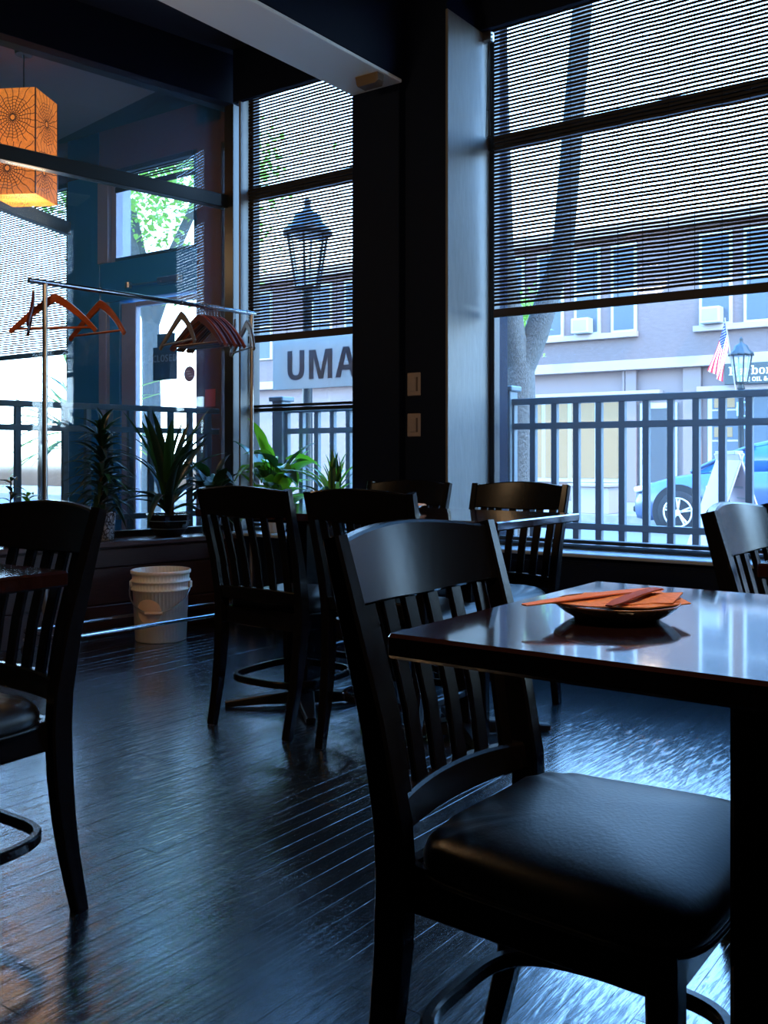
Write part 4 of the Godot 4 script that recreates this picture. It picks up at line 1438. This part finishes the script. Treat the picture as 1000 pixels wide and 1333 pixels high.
func car() -> void:
	# parked hatchback facing -x, origin under the front bumper centre
	var c := thing("parked_car", "blue hatchback parked across the street", "car", W(-6.05, -0.25, 16.05))
	# [x, bottom, belt, half width]
	var st := [[0.0, 0.30, 0.58, 0.60], [0.06, 0.22, 0.68, 0.74], [0.25, 0.20, 0.78, 0.84], [0.7, 0.19, 0.90, 0.88], [1.15, 0.19, 0.97, 0.89], [1.6, 0.19, 1.00, 0.90], [2.6, 0.19, 1.02, 0.90], [3.5, 0.20, 1.05, 0.89], [4.1, 0.24, 1.06, 0.85], [4.35, 0.32, 1.02, 0.76], [4.42, 0.42, 0.92, 0.66]]
	var rings := []
	for s in st:
		var x: float = s[0]
		var w: float = s[3]
		rings.append(PackedVector3Array([Vector3(x, s[1], -w + 0.08), Vector3(x, s[1] + 0.1, -w), Vector3(x, lerpf(s[1], s[2], 0.62), -w), Vector3(x, s[2] - 0.04, -w + 0.05), Vector3(x, s[2], -w + 0.16), Vector3(x, s[2] + 0.015, 0), Vector3(x, s[2], w - 0.16), Vector3(x, s[2] - 0.04, w - 0.05), Vector3(x, lerpf(s[1], s[2], 0.62), w), Vector3(x, s[1] + 0.1, w), Vector3(x, s[1], w - 0.08)]))
	var b := MB.new()
	b.loft(rings, true)
	obj("body", b, M.car, c)
	var gh := MB.new()
	rings = []
	for s in [[1.05, 0.96, 0.975], [1.5, 0.98, 1.25], [1.95, 0.98, 1.42], [2.5, 0.98, 1.49], [3.2, 0.98, 1.47], [3.8, 0.98, 1.38], [4.2, 0.98, 1.10]]:
		var w := 0.80
		var t: float = 0.80 - (s[2] - 0.96) * 0.38
		rings.append(PackedVector3Array([Vector3(s[0], s[1], -w), Vector3(s[0], s[2] - 0.03, -t), Vector3(s[0], s[2], -t + 0.1), Vector3(s[0], s[2], t - 0.1), Vector3(s[0], s[2] - 0.03, t), Vector3(s[0], s[1], w)]))
	gh.loft(rings, true)
	obj("window_band", gh, M.car_glass, c)
	var rf := MB.new()
	rings = []
	for s in [[1.80, 1.385], [2.1, 1.45], [2.5, 1.495], [3.2, 1.475], [3.85, 1.375]]:
		var t: float = 0.80 - (s[1] - 0.96) * 0.38 + 0.012
		rings.append(PackedVector3Array([Vector3(s[0], s[1] - 0.05, -t), Vector3(s[0], s[1] + 0.012, -t + 0.08), Vector3(s[0], s[1] + 0.02, 0), Vector3(s[0], s[1] + 0.012, t - 0.08), Vector3(s[0], s[1] - 0.05, t)]))
	rf.loft(rings, true)
	obj("roof", rf, M.car, c)
	for s in [-1, 1]:
		var p := MB.new()
		p.tube([Vector3(0.98, 0.97, s * 0.79), Vector3(1.5, 1.235, s * 0.70), Vector3(1.9, 1.39, s * 0.65)], 0.03, 8)
		obj("windscreen_pillar", p, M.car, c)
		var q := MB.new()
		q.bar(Vector3(2.55, 1.0, s * 0.795), Vector3(2.6, 1.44, s * 0.63), 0.05, 0.03, 0.005)
		obj("door_pillar", q, M.black, c)
		var mr := MB.new()
		mr.box(Vector3(1.52, 1.06, s * 0.95), Vector3(0.12, 0.11, 0.16), 0.03)
		obj("mirror", mr, M.car, c)
		var vent := MB.new()
		vent.box(Vector3(1.33, 0.74, s * 0.895), Vector3(0.16, 0.05, 0.02), 0.004)
		obj("side_vent", vent, M.headlamp, c)
		var hl := MB.new()
		hl.box(Vector3(0.22, 0.72, s * 0.70), Vector3(0.38, 0.09, 0.16), 0.02, Basis(Vector3.UP, s * 0.4) * Basis(Vector3.BACK, 0.25))
		obj("headlamp", hl, M.headlamp, c)
		for x in [0.82, 3.45]:
			var ty := MB.new()
			var wb := Basis(Vector3.RIGHT, PI / 2)
			ty.lathe([Vector2(0.22, -0.11), Vector2(0.32, -0.105), Vector2(0.34, -0.08), Vector2(0.34, 0.08), Vector2(0.32, 0.105), Vector2(0.22, 0.11)], 36, Vector3(x, 0.34, s * 0.81), wb)
			var wl := obj("wheel", ty, M.tyre, c)
			var arch := MB.new()
			arch.lathe([Vector2(0.42, -0.004), Vector2(0.42, 0.004)], 32, Vector3(x, 0.36, s * 0.895), wb)
			obj("wheel_arch", arch, M.tyre, c)
			var rim := MB.new()
			rim.lathe([Vector2(0.235, -0.02), Vector2(0.235, 0.02), Vector2(0.21, 0.02), Vector2(0.21, -0.02)], 36, Vector3(x, 0.34, s * 0.915), wb)
			rim.lathe([Vector2(0.05, -0.02), Vector2(0.05, 0.02)], 16, Vector3(x, 0.34, s * 0.92), wb)
			for k in 5:
				var a := TAU * k / 5 + 0.3
				for e in [-0.12, 0.12]:
					var d := Vector3(cos(a + e), sin(a + e), 0)
					var d0 := Vector3(cos(a), sin(a), 0)
					rim.bar(Vector3(x, 0.34, s * 0.915) + d0 * 0.03, Vector3(x, 0.34, s * 0.915) + d * 0.225, 0.028, 0.02, 0.004, Vector3.BACK)
			obj("rim", rim, M.alloy, wl)
	var bp := MB.new()
	bp.box(Vector3(0.02, 0.36, 0), Vector3(0.12, 0.10, 1.2), 0.02)
	obj("bumper_grille", bp, M.black, c)

func street_lamp(label: String, at: Vector3, y0: float, tall: float) -> void:
	# y0: underside of the lantern, tall: its height to the finial
	var c := thing("street_lamp", label, "street lamp", at)
	var h := y0 - at.y
	var p := MB.new()
	p.lathe([Vector2(0.14, 0), Vector2(0.14, 0.08), Vector2(0.10, 0.14), Vector2(0.085, 0.5), Vector2(0.055, 0.6), Vector2(0.045, h - 0.12), Vector2(0.07, h - 0.10), Vector2(0.05, h - 0.05), Vector2(0.06, h)], 16)
	obj("post", p, M.lamp_iron, c)
	var g := MB.new()
	var r0 := tall * 0.13
	var r1 := tall * 0.23
	g.lathe([Vector2(r0 * 0.96, h + 0.01), Vector2(r1 * 0.96, h + tall * 0.6)], 6)
	obj("glass", g, M.lamp_glass, c)
	var f := MB.new()
	for k in 6:
		var a := TAU * k / 6
		var d := Vector3(cos(a), 0, sin(a))
		f.bar(d * r0 + Vector3(0, h, 0), d * r1 + Vector3(0, h + tall * 0.6, 0), 0.022, 0.022, 0.003)
	f.lathe([Vector2(r0 * 1.15, h - 0.01), Vector2(r0 * 1.2, h + 0.02)], 6)
	obj("lantern_frame", f, M.lamp_iron, c)
	var t := MB.new()
	t.lathe([Vector2(r1 * 0.6, h + tall * 0.58), Vector2(r1 * 1.2, h + tall * 0.59), Vector2(r1 * 1.15, h + tall * 0.64), Vector2(r1 * 0.75, h + tall * 0.72), Vector2(r1 * 0.62, h + tall * 0.80), Vector2(r1 * 0.2, h + tall * 0.86), Vector2(r1 * 0.14, h + tall * 0.92), Vector2(r1 * 0.2, h + tall * 0.95), Vector2(0.004, h + tall)], 12)
	obj("lantern_roof", t, M.lamp_iron, c)

func flag() -> void:
	var base := W(-4.96, 2.0, 17.33)
	var tip := W(-5.125, 3.36, 17.2)
	var c := thing("flag", "striped red and white flag with blue corner hanging on its staff", "flag", base)
	var s := MB.new()
	s.tube([Vector3.ZERO, tip - base], 0.012, 8)
	obj("staff", s, M.bld_band, c)
	var im := Image.create(190, 130, false, Image.FORMAT_RGB8)
	for y in 130:
		for x in 190:
			var col := Color(0.72, 0.12, 0.18) if (y / 10) % 2 == 0 else Color(0.92, 0.90, 0.90)
			if x < 76 and y < 70:
				col = Color(0.12, 0.16, 0.36)
				var gx := fposmod(x + (6.0 if (y / 7) % 2 else 0.0), 12.6) - 6.3
				var gy := fposmod(float(y), 7.0) - 3.5
				if gx * gx + gy * gy < 3.0: col = Color(0.92, 0.92, 0.94)
			im.set_pixel(x, y, col)
	var m := mat(Color(1, 1, 1), 0.8)
	m.albedo_texture = ImageTexture.create_from_image(im)
	m.cull_mode = BaseMaterial3D.CULL_DISABLED
	m.backlight_enabled = true
	m.backlight = Color(0.2, 0.2, 0.2)
	# cloth hangs from the staff: hoist along the staff, fly end falling
	var b := MB.new()
	var nx := 14
	var ny := 8
	var pt := func(i: int, j: int) -> Vector3:
		var f := float(i) / nx
		var h := float(j) / ny
		var top := tip - base - Vector3(-0.012, 0.04, 0)
		var hoist := (base - tip).normalized() * 0.42 * h
		var fall := Vector3(-0.16 - 0.10 * (1.0 - h), -0.86, 0.05) * f * (1.0 - 0.25 * h)
		return top + hoist + fall + Vector3(0.03 * sin(h * 9.0 + f * 4.0) * f, 0, 0.05 * cos(h * 10.0) * f)
	for i in nx:
		for j in ny:
			for q in [[0, 0], [1, 0], [1, 1], [0, 0], [1, 1], [0, 1]]:
				b.v.append(pt.call(i + q[0], j + q[1]))
				b.uv.append(Vector2(float(i + q[0]) / nx, float(j + q[1]) / ny))
			b.g.append(1); b.g.append(1)
	obj("cloth", b, m, c)

func sandwich_board() -> void:
	var c := thing("sandwich_board", "white sandwich board sign on the pavement outside the railing", "sign", W(-2.50, -0.1, 8.5), deg_to_rad(-55))
	for s in [-1, 1]:
		var t := Basis(Vector3.RIGHT, s * 0.33)
		var b := MB.new()
		b.box(t * Vector3(0, -0.55, 0) + Vector3(0, 1.085, s * 0.02), Vector3(0.62, 1.1, 0.02), 0.006, t)
		var p := obj("panel", b, M.aboard, c)
		var q := MB.new()
		q.box(t * Vector3(0.04, -0.75, s * 0.0115) + Vector3(0, 1.085, s * 0.02), Vector3(0.42, 0.34, 0.002), 0.0004, t)
		obj("print", q, M.aboard_print, p)
		var l := MB.new()
		for k in 3:
			l.box(t * Vector3(-0.02 + 0.03 * k, -0.2 - 0.1 * k, s * 0.0115) + Vector3(0, 1.085, s * 0.02), Vector3(0.36 - 0.06 * k, 0.02, 0.002), 0.0004, t)
		obj("print", l, M.ac_grille, p)
	var h := MB.new()
	h.box(Vector3(0, 1.09, 0), Vector3(0.5, 0.03, 0.07), 0.004)
	obj("hinge", h, M.bld_frame, c)

func tree(label: String, at: Vector3, r: float, fork: float, crown_y: float, crown_r: float, seed_: int, leaves := 4000) -> void:
	var g := RandomNumberGenerator.new()
	g.seed = seed_
	var c := thing("street_tree", label, "tree", at)
	var b := MB.new()
	b.tube([Vector3(0, 0, 0), Vector3(0, 0.3, 0), Vector3(0.01, fork * 0.6, 0), Vector3(0, fork, 0.01)], r * 1.25, 14, r * 1.0)
	for q in [[-0.17, 0.06], [0.42, -0.1], [0.05, 0.4]]:
		var d := Vector3(q[0], 0, q[1])
		b.tube([Vector3(0, fork - 0.12, 0), Vector3(0, fork + 0.2, 0) + d * 0.35, Vector3(0, fork + 0.9, 0) + d * 0.9, Vector3(0, crown_y, 0) + d * 1.8], r * 0.9, 10, r * 0.5)
	obj("trunk", b, M.bark, c)
	var lm := leaf_mesh(0.15, 0.09, 0.1, 0.3, 0.3, 4, 0.8, 0.45)
	var mm := MultiMesh.new()
	mm.transform_format = MultiMesh.TRANSFORM_3D
	mm.mesh = lm
	mm.instance_count = leaves
	var clumps := []
	for k in 46:
		var v := Vector3(g.randfn(), g.randfn() * 0.75, g.randfn()).limit_length(1.6) * crown_r * 0.62
		clumps.append(v + Vector3(0, crown_y + crown_r * 0.3, 0))
	for i in leaves:
		var p: Vector3 = clumps[g.randi() % 46] + Vector3(g.randfn(), g.randfn() * 0.8, g.randfn()) * (0.1 + 0.12 * crown_r)
		var bs := Basis.from_euler(Vector3(g.randf_range(-1.2, 0.6), g.randf() * TAU, g.randf_range(-0.8, 0.8))) * Basis.from_scale(Vector3.ONE * g.randf_range(0.45, 0.85))
		mm.set_instance_transform(i, Transform3D(bs, p))
	var o := MultiMeshInstance3D.new()
	o.name = "foliage"
	o.multimesh = mm
	o.material_override = M.leaf_tree
	o.set_meta("kind", "stuff")
	c.add_child(o)
